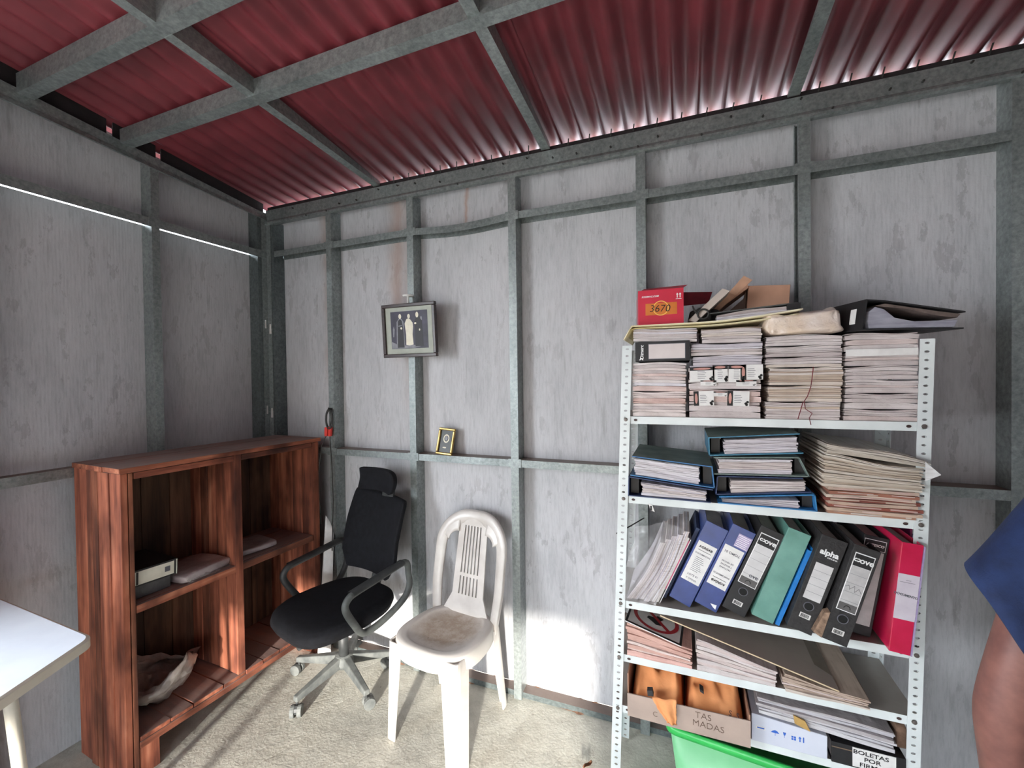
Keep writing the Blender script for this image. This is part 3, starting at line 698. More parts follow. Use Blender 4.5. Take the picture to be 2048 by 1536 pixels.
# armrest loops
def smoothloop(P, k=4):
    P = [Vector(p) for p in P]; N = len(P); out = []
    for i in range(N):
        a, b, c_, d = P[i-1], P[i], P[(i+1) % N], P[(i+2) % N]
        for q in range(k):
            t = q/k; out.append(0.5*((2*b)+(c_-a)*t+(2*a-5*b+4*c_-d)*t*t+(3*b-a-3*c_+d)*t**3))
    return out
for sgn in (1, -1):
    pth = [(0.18, 0.665), (0.10, 0.655), (0.0, 0.640), (-0.09, 0.628), (-0.135, 0.615), (-0.155, 0.585), (-0.145, 0.545), (-0.10, 0.47), (-0.06, 0.415), (-0.02, 0.392), (0.05, 0.40), (0.13, 0.435), (0.19, 0.485), (0.215, 0.54), (0.21, 0.60), (0.205, 0.645)]
    P = []
    for k, (yy, zz_) in enumerate(pth):
        inw = 0.0 if zz_ > 0.5 else (0.5-zz_)*0.35
        P.append((sgn*(0.275-inw), yy, zz_))
    MB().tube(smoothloop(P), 0.0165, 10, closed=True, flat=1.0).build('armrest', M_BPLAS if sgn < 0 else simple('dusty_arm_plastic', srgb(96, 100, 98), srgb(58, 60, 60), 0.6, 0, 9), oc, local=True, smooth=True)
    MB().grid(lambda u, v: Vector((sgn*0.275+0.026*math.cos(2*PI*u), lerp(0.17, -0.125, v), 0.662-0.042*v+0.012*math.sin(2*PI*u)+0.008)), 12, 6, True).build('arm_pad', M_BPLAS, oc, local=True, smooth=True)
# gas column, star base, casters. The base sits a little behind the seat centre
hub = Matrix.Rotation(-OYAW, 4, 'Z') @ Vector((-0.048, 0.065, 0))
MB().tube([(hub.x*0.5, hub.y*0.5, 0.40), (hub.x*0.7, hub.y*0.7, 0.27)], 0.014, 12).tube([(hub.x*0.7, hub.y*0.7, 0.28), (hub.x, hub.y, 0.10)], 0.026, 14).build('gas_column', M_BPLAS, oc, local=True, smooth=True)
bs = MB().lathe([(0.0, 0.085), (0.05, 0.085), (0.056, 0.11), (0.045, 0.14), (0.0, 0.145)], 18, hub).build('star_base', M_GPLAS, oc, local=True, smooth=True)
for k in range(5):
    a = math.radians(190+72*k)-OYAW; d = Vector((math.cos(a), math.sin(a), 0)); n_ = Vector((-d.y, d.x, 0)); R_ = 0.285 if k != 3 else 0.24
    p0, p1 = hub+d*0.03, hub+d*R_
    MB().hexa([p0+n_*0.026+Vector((0, 0, 0.092)), p0-n_*0.026+Vector((0, 0, 0.092)), p1-n_*0.016+Vector((0, 0, 0.068)), p1+n_*0.016+Vector((0, 0, 0.068)),
               p0+n_*0.02+Vector((0, 0, 0.142)), p0-n_*0.02+Vector((0, 0, 0.142)), p1-n_*0.013+Vector((0, 0, 0.094)), p1+n_*0.013+Vector((0, 0, 0.094))]).build('base_leg', M_GPLAS, oc, local=True, bevel=0.005)
    ca = a+0.7*k; cd = Vector((math.cos(ca), math.sin(ca), 0)); cc = hub+d*(R_-0.012)+cd*0.012
    cs = MB()
    ax = Vector((-cd.y, cd.x, 0))
    for s_ in (-1, 1):
        cs.tube([cc+ax*0.006*s_+Vector((0, 0, 0.028)), cc+ax*0.026*s_+Vector((0, 0, 0.028))], 0.028, 16)
    cst = cs.build('caster', M_GPLAS, oc, local=True, bevel=0.003)
    MB().tube([cc-ax*0.008+Vector((0, 0, 0.035)), cc+ax*0.008+Vector((0, 0, 0.035))], 0.022, 10).tube([hub+d*(R_-0.012)+Vector((0, 0, 0.03)), hub+d*(R_-0.012)+Vector((0, 0, 0.075))], 0.007, 8).build('caster_hood', M_BPLAS, cst, local=True)

# ================================================================== WHITE PLASTIC CHAIR
WC = Vector((1.415, -0.235, 0)); WYAW = math.radians(-7)
wc = thing('plastic_chair', 'white stackable plastic chair with slotted back and dirty seat', 'chair', WC, (0, 0, WYAW))
SZ = 0.442
def seatw(u, v):
    a = 2*PI*u
    prof = [(0.0, -0.012), (0.5, -0.010), (0.74, -0.004), (0.80, 0.002), (0.92, 0.003), (0.985, -0.004), (1.0, -0.016), (1.005, -0.07), (0.995, -0.072), (0.985, -0.016), (0.9, -0.006)]
    f = v*(len(prof)-1); i = min(int(f), len(prof)-2); r, z = (lerp(prof[i][q], prof[i+1][q], f-i) for q in (0, 1))
    cx, cy = se(math.cos(a), 0.72), se(math.sin(a), 0.72)
    x = 0.205*r*cx*(1-0.06*cy); y = 0.205*r*cy-0.01
    if r > 0.97 and z < -0.02: z += 0.028*(1-abs(math.cos(2*a)))*0.6
    return Vector((x, y, SZ+z))
MB().grid(seatw, 56, 31, True).build('seat', M_SEATD, wc, local=True, smooth=True)
# legs: tapered angle sections wrapped round the corners
def wleg(top, foot, wx, wy, w0, w1):
    m = MB(); n = 7; th = 0.007
    def ring(t):
        c = Vector(top).lerp(Vector(foot), t); a = lerp(w0, w1, t)
        sx, sy = wx, wy
        # L polygon: outer corner rounded
        pts2 = [(sx*-a, 0), (sx*-0.022, 0), (sx*-0.008, sy*-0.003), (sx*-0.002, sy*-0.010), (0, sy*-0.024), (0, sy*-a), (sx*-th, sy*-a), (sx*-th, sy*-0.02), (sx*-0.02, sy*-th), (sx*-a, sy*-th)]
        return [Vector((c.x+p[0], c.y+p[1], c.z)) for p in pts2]
    R_ = [ring(i/n) for i in range(n+1)]; N = len(R_[0]); V = [p for r in R_ for p in r]
    F = [(i*N+j, i*N+(j+1) % N, (i+1)*N+(j+1) % N, (i+1)*N+j) for i in range(n) for j in range(N)]+[tuple(range(N)), tuple(n*N+j for j in range(N))]
    m.add(V, F); return m.build('leg', M_WHITEP, wc, local=True, smooth=False, bevel=0.002)
wleg((0.19, -0.195, SZ-0.014), (0.222, -0.232, 0.0), 1, -1, 0.088, 0.068)
wleg((-0.19, -0.195, SZ-0.014), (-0.19, -0.215, 0.0), -1, -1, 0.078, 0.05)
wleg((0.185, 0.165, SZ-0.03), (0.195, 0.215, 0.0), 1, 1, 0.075, 0.045)
wleg((-0.185, 0.165, SZ-0.03), (-0.195, 0.215, 0.0), -1, 1, 0.075, 0.045)
# back: arch frame + slotted splat
def by(z): return 0.152+0.20*(z-SZ)
def arch(t, inset):
    # t 0..1 from right foot over the top to the left foot
    hw, zt, r = 0.208-inset, 0.918-inset, 0.17-inset*0.8
    L1 = (zt-r)-(SZ-0.05); L2 = PI/2*r*1.0; Lm = 2*(hw-r); T = 2*L1+2*L2+Lm; s = t*T
    if s < L1: x, z = hw, SZ-0.05+s
    elif s < L1+L2: a = (s-L1)/r; x, z = hw-r+r*math.cos(a), zt-r+r*math.sin(a)
    elif s < L1+L2+Lm: x, z = hw-r-(s-L1-L2), zt
    elif s < L1+2*L2+Lm: a = PI/2+(s-L1-L2-Lm)/r; x, z = -(hw-r)+r*math.cos(a), zt-r+r*math.sin(a)
    else: x, z = -hw, zt-r-(s-L1-2*L2-Lm)
    taper = 1-0.10*max(0, (SZ+0.12-z)/0.17) if z < SZ+0.12 else 1
    return x*taper, z
def af(u, v):
    # cross-section loop of the frame ribbon (v) swept along arch (u)
    w_ = 0.052+0.012*math.sin(PI*u)**4
    cs = [(0.0, 0.012), (0.0, -0.004), (0.006, -0.010), (w_*0.5, -0.013), (w_-0.004, -0.008), (w_, 0.0), (w_-0.006, 0.004), (w_*0.5, -0.004), (0.008, 0.0), (0.006, 0.012), (0.0, 0.012)]
    i = round(v*(len(cs)-1)); ins, dy = cs[i]
    x, z = arch(u, ins); return Vector((x, by(z)+dy-0.05*(x/0.2)**2*0.5, z))
MB().grid(af, 60, 11).build('back_frame', M_WHITEP, wc, local=True, smooth=True)
m = MB()
def bar(x0, x1, z0, z1, xa=None, xb=None, th=0.008):
    xa = x0 if xa is None else xa; xb = x1 if xb is None else xb
    m.hexa([(x0, by(z0)-0.01, z0), (x1, by(z0)-0.01, z0), (x1, by(z0)-0.01+th, z0), (x0, by(z0)-0.01+th, z0), (xa, by(z1)-0.01, z1), (xb, by(z1)-0.01, z1), (xb, by(z1)-0.01+th, z1), (xa, by(z1)-0.01+th, z1)])
# outline of the splat narrows upward, flares into the seat
Z0, Z1, Z2, Z3, Z4 = SZ-0.01, SZ+0.075, 0.602, 0.618, 0.845
hwz = lambda z: 0.094-0.010*(z-SZ)/0.4
m.hexa([(-0.135, by(Z0)-0.02, Z0), (0.135, by(Z0)-0.02, Z0), (0.135, by(Z0)-0.012, Z0), (-0.135, by(Z0)-0.012, Z0), (-hwz(Z1), by(Z1)-0.01, Z1), (hwz(Z1), by(Z1)-0.01, Z1), (hwz(Z1), by(Z1)-0.002, Z1), (-hwz(Z1), by(Z1)-0.002, Z1)])
for (za, zb2) in ((Z1, Z2), (Z3, Z4)):
    n = 7; sl = 0.0080
    for k in range(n):
        def edge(z, k): hw = hwz(z); inner = hw-0.02; return -inner+(2*inner)*k/n
        xa0 = edge(za, k)+sl/2 if k else -hwz(za); xb0 = edge(za, k+1)-sl/2 if k < n-1 else hwz(za)
        xa1 = edge(zb2, k)+sl/2 if k else -hwz(zb2); xb1 = edge(zb2, k+1)-sl/2 if k < n-1 else hwz(zb2)
        bar(xa0, xb0, za, zb2, xa1, xb1)
bar(-hwz(Z2), hwz(Z2), Z2, Z3)
m.hexa([(-hwz(Z4), by(Z4)-0.01, Z4), (hwz(Z4), by(Z4)-0.01, Z4), (hwz(Z4), by(Z4)-0.002, Z4), (-hwz(Z4), by(Z4)-0.002, Z4), (-0.098, by(0.885)-0.012, 0.885), (0.098, by(0.885)-0.012, 0.885), (0.098, by(0.885)-0.004, 0.885), (-0.098, by(0.885)-0.004, 0.885)])
m.build('slotted_splat', M_WHITEP, wc, local=True)
# shoulder webs between frame and splat at the top
for s_ in (-1, 1):
    def sw(u, v):
        a = lerp(0.0, PI/2, u); xo = 0.08+0.09*math.sin(a); zo = 0.79+0.085*math.cos(a)
        x = lerp(xo, 0.08+0.052*math.sin(a), v); z = lerp(zo, 0.79+0.045*math.cos(a)-0.02, v)
        return Vector((s_*x, by(z)-0.008-0.01*v-0.02*(x/0.2)**2, z))
    MB().grid(sw, 12, 5).build('shoulder_web', M_WHITEP, wc, local=True, smooth=True, solid=0.005)

# ================================================================== TABLE
tb = thing('plastic_table', 'white trapezoid plastic table with cream edge at left', 'table', (0.1, -1.4, 0))
ZT = 0.80
c0 = Vector((0.702, -1.213)); c1 = Vector((1.075, -1.96)); c2 = Vector((0.015, -1.96)); c3 = Vector((0.015, -1.196))
def rounded(pts, r, n=6):
    out = []
    N = len(pts)
    for i in range(N):
        p, a, b = pts[i], pts[i-1], pts[(i+1) % N]; da = (a-p).normalized(); db = (b-p).normalized()
        p0, p1 = p+da*r, p+db*r
        for k in range(n+1):
            t = k/n; out.append(((1-t)**2*p0+2*t*(1-t)*p+t*t*p1))
    return out
op = rounded([c3, c2, c1, c0], 0.035)
inn = rounded([Vector((0.023, -1.204)), Vector((0.023, -1.952)), Vector((1.062, -1.952)), Vector((0.696, -1.222))], 0.032)
MB().prism([tuple(p) for p in inn], lambda p, q: Vector((p[0], p[1], q)), ZT-0.006, ZT).build('tabletop', M_TABLE, tb)
# cream rim, deeper along the middle of each side than at the corners
def rim():
    m = MB(); n = len(op); V = []
    cen = Vector((0.4, -1.6))
    for i, p in enumerate(op):
        corner = min((p-q).length for q in (c0, c1, c2, c3)); d = 0.030 if corner < 0.14 else 0.046
        q = inn[i]; q2 = p+(cen-p)*0.03
        V += [Vector((q.x, q.y, ZT)), Vector((p.x, p.y, ZT-0.005)), Vector((p.x, p.y, ZT-d)), Vector((q2.x, q2.y, ZT-d)), Vector((q2.x, q2.y, ZT-0.008))]
    F = []
    for i in range(n):
        j = (i+1) % n
        for k in range(4): F.append((i*5+k, i*5+k+1, j*5+k+1, j*5+k))
        F.append((i*5+4, i*5, j*5, j*5+4))
    return m.add(V, F)
rim().build('table_rim', M_TEDGE, tb)
for (x, y, dx, dy) in ((0.56, -1.36, 0.02, 0.05), (0.09, -1.29, 0.0, 0.02), (0.88, -1.86, 0.03, -0.03), (0.09, -1.88, 0.0, -0.03)):
    MB().tube([(x, y, ZT-0.01), (x+dx, y+dy, 0.0)], 0.0165, 12).build('leg', M_TEDGE, tb, smooth=True)

# ================================================================== PICTURES ON THE WALL
pf = thing('framed_photograph', 'dark framed black and white photograph of three robed figures on a stud', 'picture', (1.088, -0.03, 1.72), (0.06, 0, 0))
W_, H_ = 0.334, 0.285
fw = 0.018
for (a, b, c_, d) in ((-W_/2, W_/2, 0, fw), (-W_/2, W_/2, H_-fw, H_), (-W_/2, -W_/2+fw, fw, H_-fw), (W_/2-fw, W_/2, fw, H_-fw)): MB().box(a, b, -0.012, 0.012, c_, d).build('frame_bar', M_FRAME, pf, local=True, bevel=0.003)
MB().box(-W_/2+0.004, W_/2-0.004, 0.004, 0.009, 0.004, H_-0.004).build('backing', M_CARD, pf, local=True)
MB().box(-W_/2+fw, W_/2-fw, 0.0, 0.003, fw, H_-fw).build('mount', M_MATTE, pf, local=True)
pp = MB().box(-0.116, 0.116, -0.001, 0.0, 0.046, 0.245).build('photo_print', M_PHOTO, pf, local=True)
def fig(poly, mat, nm, y=-0.0015):
    MB().prism(poly, lambda p, q: Vector((p[0], q, p[1])), y, y+0.0004).build(nm, mat, pp, local=True)
def oval(cx, cz, rx, rz, n=14): return [(cx+rx*math.cos(2*PI*k/n), cz+rz*math.sin(2*PI*k/n)) for k in range(n)]
fig([(-0.114, 0.048), (0.03, 0.048), (0.07, 0.056), (0.03, 0.064), (-0.06, 0.062), (-0.114, 0.085)], M_GREYT, 'print_floor', -0.0013)
fig([(-0.083, 0.052), (-0.078, 0.19), (-0.062, 0.208), (-0.048, 0.208), (-0.034, 0.19), (-0.03, 0.052)], M_GREYT, 'print_cape')
fig([(-0.077, 0.052), (-0.072, 0.15), (-0.068, 0.195), (-0.055, 0.206), (-0.044, 0.195), (-0.036, 0.15), (-0.034, 0.052)], M_DKT, 'print_robe', -0.0018)
fig(oval(-0.055, 0.219, 0.009, 0.013), M_SILV, 'print_face', -0.0018); fig(oval(-0.049, 0.155, 0.006, 0.006), M_SILV, 'print_hand', -0.0021)
fig([(-0.066, 0.165), (-0.044, 0.169), (-0.043, 0.172), (-0.066, 0.170)], M_GREYT, 'print_sash', -0.0021)
fig([(-0.022, 0.066), (-0.02, 0.12), (-0.026, 0.18), (-0.014, 0.202), (-0.004, 0.206), (0.008, 0.202), (0.024, 0.182), (0.026, 0.16), (0.021, 0.12), (0.024, 0.066), (0.0, 0.062)], M_SILV, 'print_white_robe', -0.0018)
fig(oval(0.001, 0.217, 0.0085, 0.012), M_SILV, 'print_face', -0.0019)
fig([(0.036, 0.056), (0.036, 0.19), (0.048, 0.21), (0.064, 0.212), (0.082, 0.19), (0.086, 0.056)], M_DKT, 'print_robe', -0.0016)
fig(oval(0.053, 0.222, 0.009, 0.015), M_SILV, 'print_face', -0.0019); fig(oval(0.041, 0.178, 0.007, 0.005), M_SILV, 'print_hand', -0.0019); fig(oval(0.066, 0.143, 0.004, 0.006), M_SILV, 'print_hand', -0.0019)
fig([(-0.104, 0.11), (-0.098, 0.11), (-0.092, 0.15), (-0.098, 0.168), (-0.104, 0.15)], M_GREYT, 'print_chair')
fig(oval(0.078, 0.2, 0.005, 0.014), M_GREYT, 'print_lamp')
# cap hook above it
hk = MB().lathe([(0.0, 0.0), (0.006, 0.0), (0.006, 0.045), (0.028, 0.047), (0.030, 0.052), (0.0, 0.056)], 16, (1.078, -0.031, 1.999)).build('picture_hook', M_LABEL, smooth=True, origin=True)
tag(hk, 'round pale hook cap above the framed photograph', 'hook')
gf = thing('gold_picture_frame', 'small gold frame with dark medallion picture leaning on the middle rail', 'picture', (1.262, 0.012, 1.197), (-0.22, math.radians(4), 0))
W_, H_, fw = 0.098, 0.142, 0.013
for (a, b, c_, d) in ((-W_/2, W_/2, 0, fw), (-W_/2, W_/2, H_-fw, H_), (-W_/2, -W_/2+fw, fw, H_-fw), (W_/2-fw, W_/2, fw, H_-fw)): MB().box(a, b, -0.016, 0.0, c_, d).build('frame_bar', M_GOLD, gf, local=True, bevel=0.004)
pp = MB().box(-W_/2+fw, W_/2-fw, -0.006, 0.0, fw, H_-fw).build('picture_panel', simple('dark_green_print', srgb(46, 50, 48), srgb(30, 34, 32), 0.4), gf, local=True)
MB().disc((0.0, -0.0065, 0.086), (0.018, 0, 0), (0, 0, 0.023), 20, 0.68).build('medallion_ring', M_SILV, pp, local=True)
MB().disc((0.0, -0.0066, 0.088), (0.008, 0, 0), (0, 0, 0.012), 14).build('medallion_figure', M_GREYT, pp, local=True)
MB().disc((-0.004, -0.0066, 0.038), (0.012, 0, 0), (0, 0, 0.004), 10).build('ribbon_scroll', M_SILV, pp, local=True)

# wire loop with red connectors, hanging from a screw on the stud
wl_ = thing('hanging_cable', 'dark cable loop with red connectors hanging beside the bookcase', 'cable', (0.50, -0.02, 1.30))
lp = []
for k in range(20):
    a = 2*PI*k/19; lp.append((0.502+0.024*math.sin(a), -0.012-0.006*math.sin(a*0.5), 1.405+0.055*math.cos(a)-0.03))
MB().tube(lp, 0.006, 8).tube([(p[0]+0.01, p[1]-0.01, p[2]-0.004) for p in lp], 0.005, 8).build('cable_loop', M_WIRE, wl_, smooth=True)
MB().tube([(0.51, 0.0, 1.432), (0.51, -0.03, 1.438)], 0.004, 6).build('screw', M_WIRE, wl_)
for dx in (-0.012, 0.014): MB().hexa([(0.496+dx-0.009, -0.03, 1.272), (0.496+dx+0.009, -0.03, 1.272), (0.496+dx+0.009, -0.012, 1.272), (0.496+dx-0.009, -0.012, 1.272), (0.5+dx-0.011, -0.03, 1.325), (0.5+dx+0.011, -0.03, 1.325), (0.5+dx+0.011, -0.012, 1.325), (0.5+dx-0.011, -0.012, 1.325)]).build('connector', M_RED, wl_, bevel=0.003)
MB().tube([(0.484, -0.021, 1.275), (0.455, -0.03, 1.22), (0.436, -0.04, 1.05), (0.438, -0.03, 0.75)], 0.0028, 6).tube([(0.51, -0.021, 1.275), (0.525, -0.025, 1.1), (0.535, -0.03, 0.9), (0.52, -0.03, 0.6)], 0.0028, 6).build('cable_tail', M_WIRE, wl_, smooth=True)
# white sheet between bookcase and stud
o = MB().grid(lambda u, v: Vector((lerp(0.465, 0.560, u)-0.04*v*u, lerp(-0.10, -0.02, v)+0.015*math.sin(u*3), lerp(0.0, 0.80, v)-0.12*u*v)), 10, 12).build('paper_sheet', M_LABEL, smooth=True, solid=0.002, origin=True)
tag(o, 'white sheet standing between the bookcase and the office chair', 'paper')

# ================================================================== PERSON
ps = thing('person', 'person in navy short-sleeved shirt at the right edge, arm hanging down', 'person', (3.27, -0.88, 0))
def skin(name, mat, verts, edges_, radii, parent, sub=2):
    me = bpy.data.meshes.new(name); I = inv(parent)
    me.from_pydata([tuple(I @ Vector(p)) for p in verts], edges_, [])
    o = bpy.data.objects.new(name, me); COL.objects.link(o); o.parent = parent
    sk = o.modifiers.new('skin', 'SKIN'); sk.use_smooth_shade = True
    for i, r in enumerate(radii):
        r = r if isinstance(r, tuple) else (r, r); me.skin_vertices[0].data[i].radius = r
    for i in range(len(verts)): me.skin_vertices[0].data[i].use_root = (i == 0)
    s_ = o.modifiers.new('sub', 'SUBSURF'); s_.levels = sub; s_.render_levels = sub
    me.materials.append(mat); return o
X0, Y0 = 3.27, -0.88
LH = Vector((3.005, -0.905, 0.70))
V = [(X0, Y0, 0.92), (X0, Y0, 1.10), (X0, Y0+0.01, 1.28), (X0, Y0, 1.40), (X0, Y0+0.01, 1.47), (X0, Y0+0.03, 1.55), (X0, Y0+0.035, 1.65),
     (X0-0.16, Y0, 1.355), (3.02, -0.905, 1.07), (3.000, -0.90, 0.96), (3.003, -0.895, 0.86), (3.008, -0.885, 0.79),
     (X0+0.16, Y0, 1.355), (X0+0.24, Y0-0.01, 1.08), (X0+0.25, Y0+0.04, 0.86), (X0+0.25, Y0+0.06, 0.79),
     (X0-0.09, Y0, 0.88), (X0-0.10, Y0+0.01, 0.48), (X0-0.10, Y0-0.02, 0.09), (X0-0.10, Y0+0.12, 0.035),
     (X0+0.09, Y0, 0.88), (X0+0.10, Y0+0.01, 0.48), (X0+0.10, Y0-0.02, 0.09), (X0+0.10, Y0+0.12, 0.035)]
Ed = [(0, 1), (1, 2), (2, 3), (3, 4), (4, 5), (5, 6), (3, 7), (7, 8), (8, 9), (9, 10), (10, 11), (3, 12), (12, 13), (13, 14), (14, 15), (0, 16), (16, 17), (17, 18), (18, 19), (0, 20), (20, 21), (21, 22), (22, 23)]
Ra = [(0.13, 0.095), (0.125, 0.09), (0.14, 0.1), (0.085, 0.07), 0.052, (0.072, 0.088), (0.062, 0.075),
      0.055, 0.046, 0.046, 0.036, 0.03, 0.055, 0.045, 0.037, 0.03, 0.085, 0.06, 0.045, 0.035, 0.085, 0.06, 0.045, 0.035]
body = skin('body', M_SKIN, V, Ed, Ra, ps)
# hands: palm + five fingers each
for (hx, hy, hz, sg) in ((3.010, -0.882, 0.775, 1), (X0+0.25, Y0+0.065, 0.775, -1)):
    skin('hand', M_SKIN, [(hx, hy, hz+0.01), (hx, hy+0.004, hz-0.035), (hx, hy+0.006, hz-0.075)], [(0, 1), (1, 2)], [(0.02, 0.028), (0.016, 0.04), (0.014, 0.04)], ps)
    for k, (dy, ln) in enumerate(((0.03, 0.062), (0.011, 0.072), (-0.009, 0.068), (-0.028, 0.052))):
        skin('finger', M_SKIN, [(hx, hy+0.005+dy, hz-0.07), (hx-0.004*sg, hy+0.008+dy, hz-0.075-ln*0.5), (hx+0.012*sg, hy+0.01+dy, hz-0.075-ln)], [(0, 1), (1, 2)], [0.009, 0.0085, 0.0075], ps, 1)
    skin('thumb', M_SKIN, [(hx, hy+0.03, hz-0.03), (hx+0.01*sg, hy+0.055, hz-0.058), (hx+0.016*sg, hy+0.058, hz-0.085)], [(0, 1), (1, 2)], [0.012, 0.0105, 0.009], ps, 1)
# face details
for s_ in (-1, 1):
    MB().lathe([(0.0, -0.012), (0.010, -0.006), (0.012, 0.0), (0.010, 0.006), (0.0, 0.012)], 10, (X0+s_*0.032, Y0+0.115, 1.59)).build('eye', M_LABEL, ps, smooth=True)
    MB().grid(lambda u, v: Vector((X0+s_*(0.072+0.012*v), Y0+0.03+0.016*math.cos(2*PI*u)*(1-0.3*v), 1.575+0.03*math.sin(2*PI*u)*(1-0.3*v))), 12, 4, True).build('ear', M_SKIN, ps, smooth=True)
MB().hexa([(X0-0.014, Y0+0.11, 1.545), (X0+0.014, Y0+0.11, 1.545), (X0+0.012, Y0+0.142, 1.548), (X0-0.012, Y0+0.142, 1.548), (X0-0.006, Y0+0.11, 1.59), (X0+0.006, Y0+0.11, 1.59), (X0+0.005, Y0+0.118, 1.59), (X0-0.005, Y0+0.118, 1.59)]).build('nose', M_SKIN, ps, bevel=0.004)
MB().box(X0-0.022, X0+0.022, Y0+0.108, Y0+0.118, 1.518, 1.526).build('mouth', simple('lips', srgb(140, 72, 70)), ps, bevel=0.003)
def hairf(u, v):
    a = 2*PI*u; b = v*PI*0.58; r = Vector((0.088, 0.102, 0.098)); sfront = max(0, math.sin(a))
    b *= 1-0.32*sfront
    return Vector((X0+r.x*math.sin(b)*math.cos(a), Y0+0.025+r.y*math.sin(b)*math.sin(a), 1.625+r.z*math.cos(b)))
MB().grid(hairf, 28, 12, True).build('hair', M_HAIR, ps, smooth=True, solid=0.01)
# shirt: torso tube + two sleeves
def torso(u, v):
    a = 2*PI*u; prof = [(0.165, 0.118, 0.90), (0.158, 0.112, 1.05), (0.172, 0.122, 1.2), (0.18, 0.118, 1.33), (0.165, 0.098, 1.395), (0.085, 0.075, 1.435), (0.066, 0.066, 1.455)]
    f = v*(len(prof)-1); i = min(int(f), len(prof)-2); p = [lerp(prof[i][q], prof[i+1][q], f-i) for q in range(3)]
    return Vector((X0+p[0]*se(math.cos(a), 0.85), Y0+p[1]*se(math.sin(a), 0.85)+0.004*math.sin(a*6+v*9), p[2]))
MB().grid(torso, 40, 22, True).build('shirt', M_SHIRT, ps, smooth=True, solid=0.006)
def sleeve(c, hem_c, hem_u, hem_v, r0, name='sleeve'):
    c = Vector(c); hem_c = Vector(hem_c); ax = (hem_c-c).normalized(); u0 = hem_u-ax*hem_u.dot(ax); u0.normalize(); v0 = hem_v-ax*hem_v.dot(ax); v0.normalize()
    def fn(u, v):
        a = 2*PI*u; p0 = c+u0*r0*math.cos(a)+v0*r0*math.sin(a); p1 = hem_c+hem_u*math.cos(a)+hem_v*math.sin(a)
        return p0.lerp(p1, v)+Vector((0, 0, 1))*0.004*math.sin(a*3+v*5)*v
    return MB().grid(fn, 28, 12, True).build(name, M_SHIRT, ps, smooth=True, solid=0.005)
sleeve((X0-0.135, Y0, 1.36), (2.988, -0.915, 1.155), Vector((-0.052, -0.012, 0.078)), Vector((0.02, 0.075, 0.012)), 0.082)
sleeve((X0+0.135, Y0, 1.36), (X0+0.215, Y0-0.005, 1.15), Vector((0.07, 0, 0.02)), Vector((0.0, 0.075, 0.0)), 0.082)
MB().grid(lambda u, v: torso(u, 0.86+0.14*0.9)+Vector((0, 0, 0.012*v-0.004))*1.0+Vector((0.01*v*math.cos(2*PI*u), 0.01*v*math.sin(2*PI*u), 0.01*v)), 24, 4, True).build('collar', M_SHIRT, ps, smooth=True, solid=0.004)
skin('trousers', M_TROUS, [(X0, Y0, 0.96), (X0, Y0, 0.86), (X0-0.09, Y0, 0.80), (X0-0.10, Y0+0.01, 0.48), (X0-0.10, Y0-0.02, 0.10), (X0+0.09, Y0, 0.80), (X0+0.10, Y0+0.01, 0.48), (X0+0.10, Y0-0.02, 0.10)],
     [(0, 1), (1, 2), (2, 3), (3, 4), (1, 5), (5, 6), (6, 7)], [(0.145, 0.11), (0.15, 0.115), 0.1, 0.076, 0.066, 0.1, 0.076, 0.066], ps)
for s_ in (-1, 1):
    def shoe(u, v):
        a = 2*PI*u; t = v; r = 0.044*math.sin(PI*min(1, 0.12+0.83*t))**0.5; yy = lerp(-0.10, 0.17, t); h = lerp(0.075, 0.04, t)
        return Vector((X0+s_*0.10+r*math.cos(a), Y0+yy, max(0.002, h*0.5+h*0.55*math.sin(a))))
    MB().grid(shoe, 18, 14, True).build('shoe', M_SHOE, ps, smooth=True)

# ================================================================== SHELVING UNIT
YF = -0.36; YB = -0.06
def lx(z): return 2.178+0.0355*z     # outer left edge of the left posts at height z
def rx(z): return 3.082+0.0265*z     # outer right edge of the right posts
su = thing('shelving_unit', 'white slotted-angle steel shelving unit loaded with papers', 'shelf', (2.63, -0.21, 0))
def post(side, front):
    """slotted angle: two flanges, every slot a real opening"""
    m = MB(); fwid = 0.034; n = 68; dz = 0.025; ht = 1.713 if side < 0 else 1.70
    ex = (lambda z: lx(z)) if side < 0 else (lambda z: rx(z))
    ydir = 1 if front else -1; yy = YF if front else YB
    def flange(P):   # P(a, z): a across 0..fwid
        for k in range(n):
            z0 = ht-(k+1)*dz; z1 = ht-k*dz; zc = (z0+z1)/2
            if z0 < 0: z0 = 0
            cx, hw, hh = fwid*0.52, 0.0062, 0.0036
            sq = [(0, z0), (fwid, z0), (fwid, z1), (0, z1)]
            hole = [(cx+hw*math.cos(2*PI*q/8+PI/8), zc+hh*math.sin(2*PI*q/8+PI/8)) for q in range(8)]
            V = [P(*p) for p in sq]+[P(*p) for p in hole]
            H = lambda q: 4+q % 8
            # bottom edge uses hole verts 5,6 ; right 7,0 ; top 1,2 ; left 3,4
            m.add(V, [(0, 1, H(6), H(5)), (1, H(7), H(6)), (1, 2, H(0), H(7)), (2, H(1), H(0)), (2, 3, H(2), H(1)), (3, H(3), H(2)), (3, 0, H(4), H(3)), (0, H(5), H(4))])
    s_ = -side
    flange(lambda a, z: Vector((ex(z)+s_*a, yy, z)))
    flange(lambda a, z: Vector((ex(z), yy+ydir*a, z)))
    return m.build('post', M_SHELFW, su, solid=0.002)
for sd_ in (-1, 1):
    for fr in (True, False): post(sd_, fr)
SHZ = [1.455, 1.163, 0.772, 0.570, 0.377]
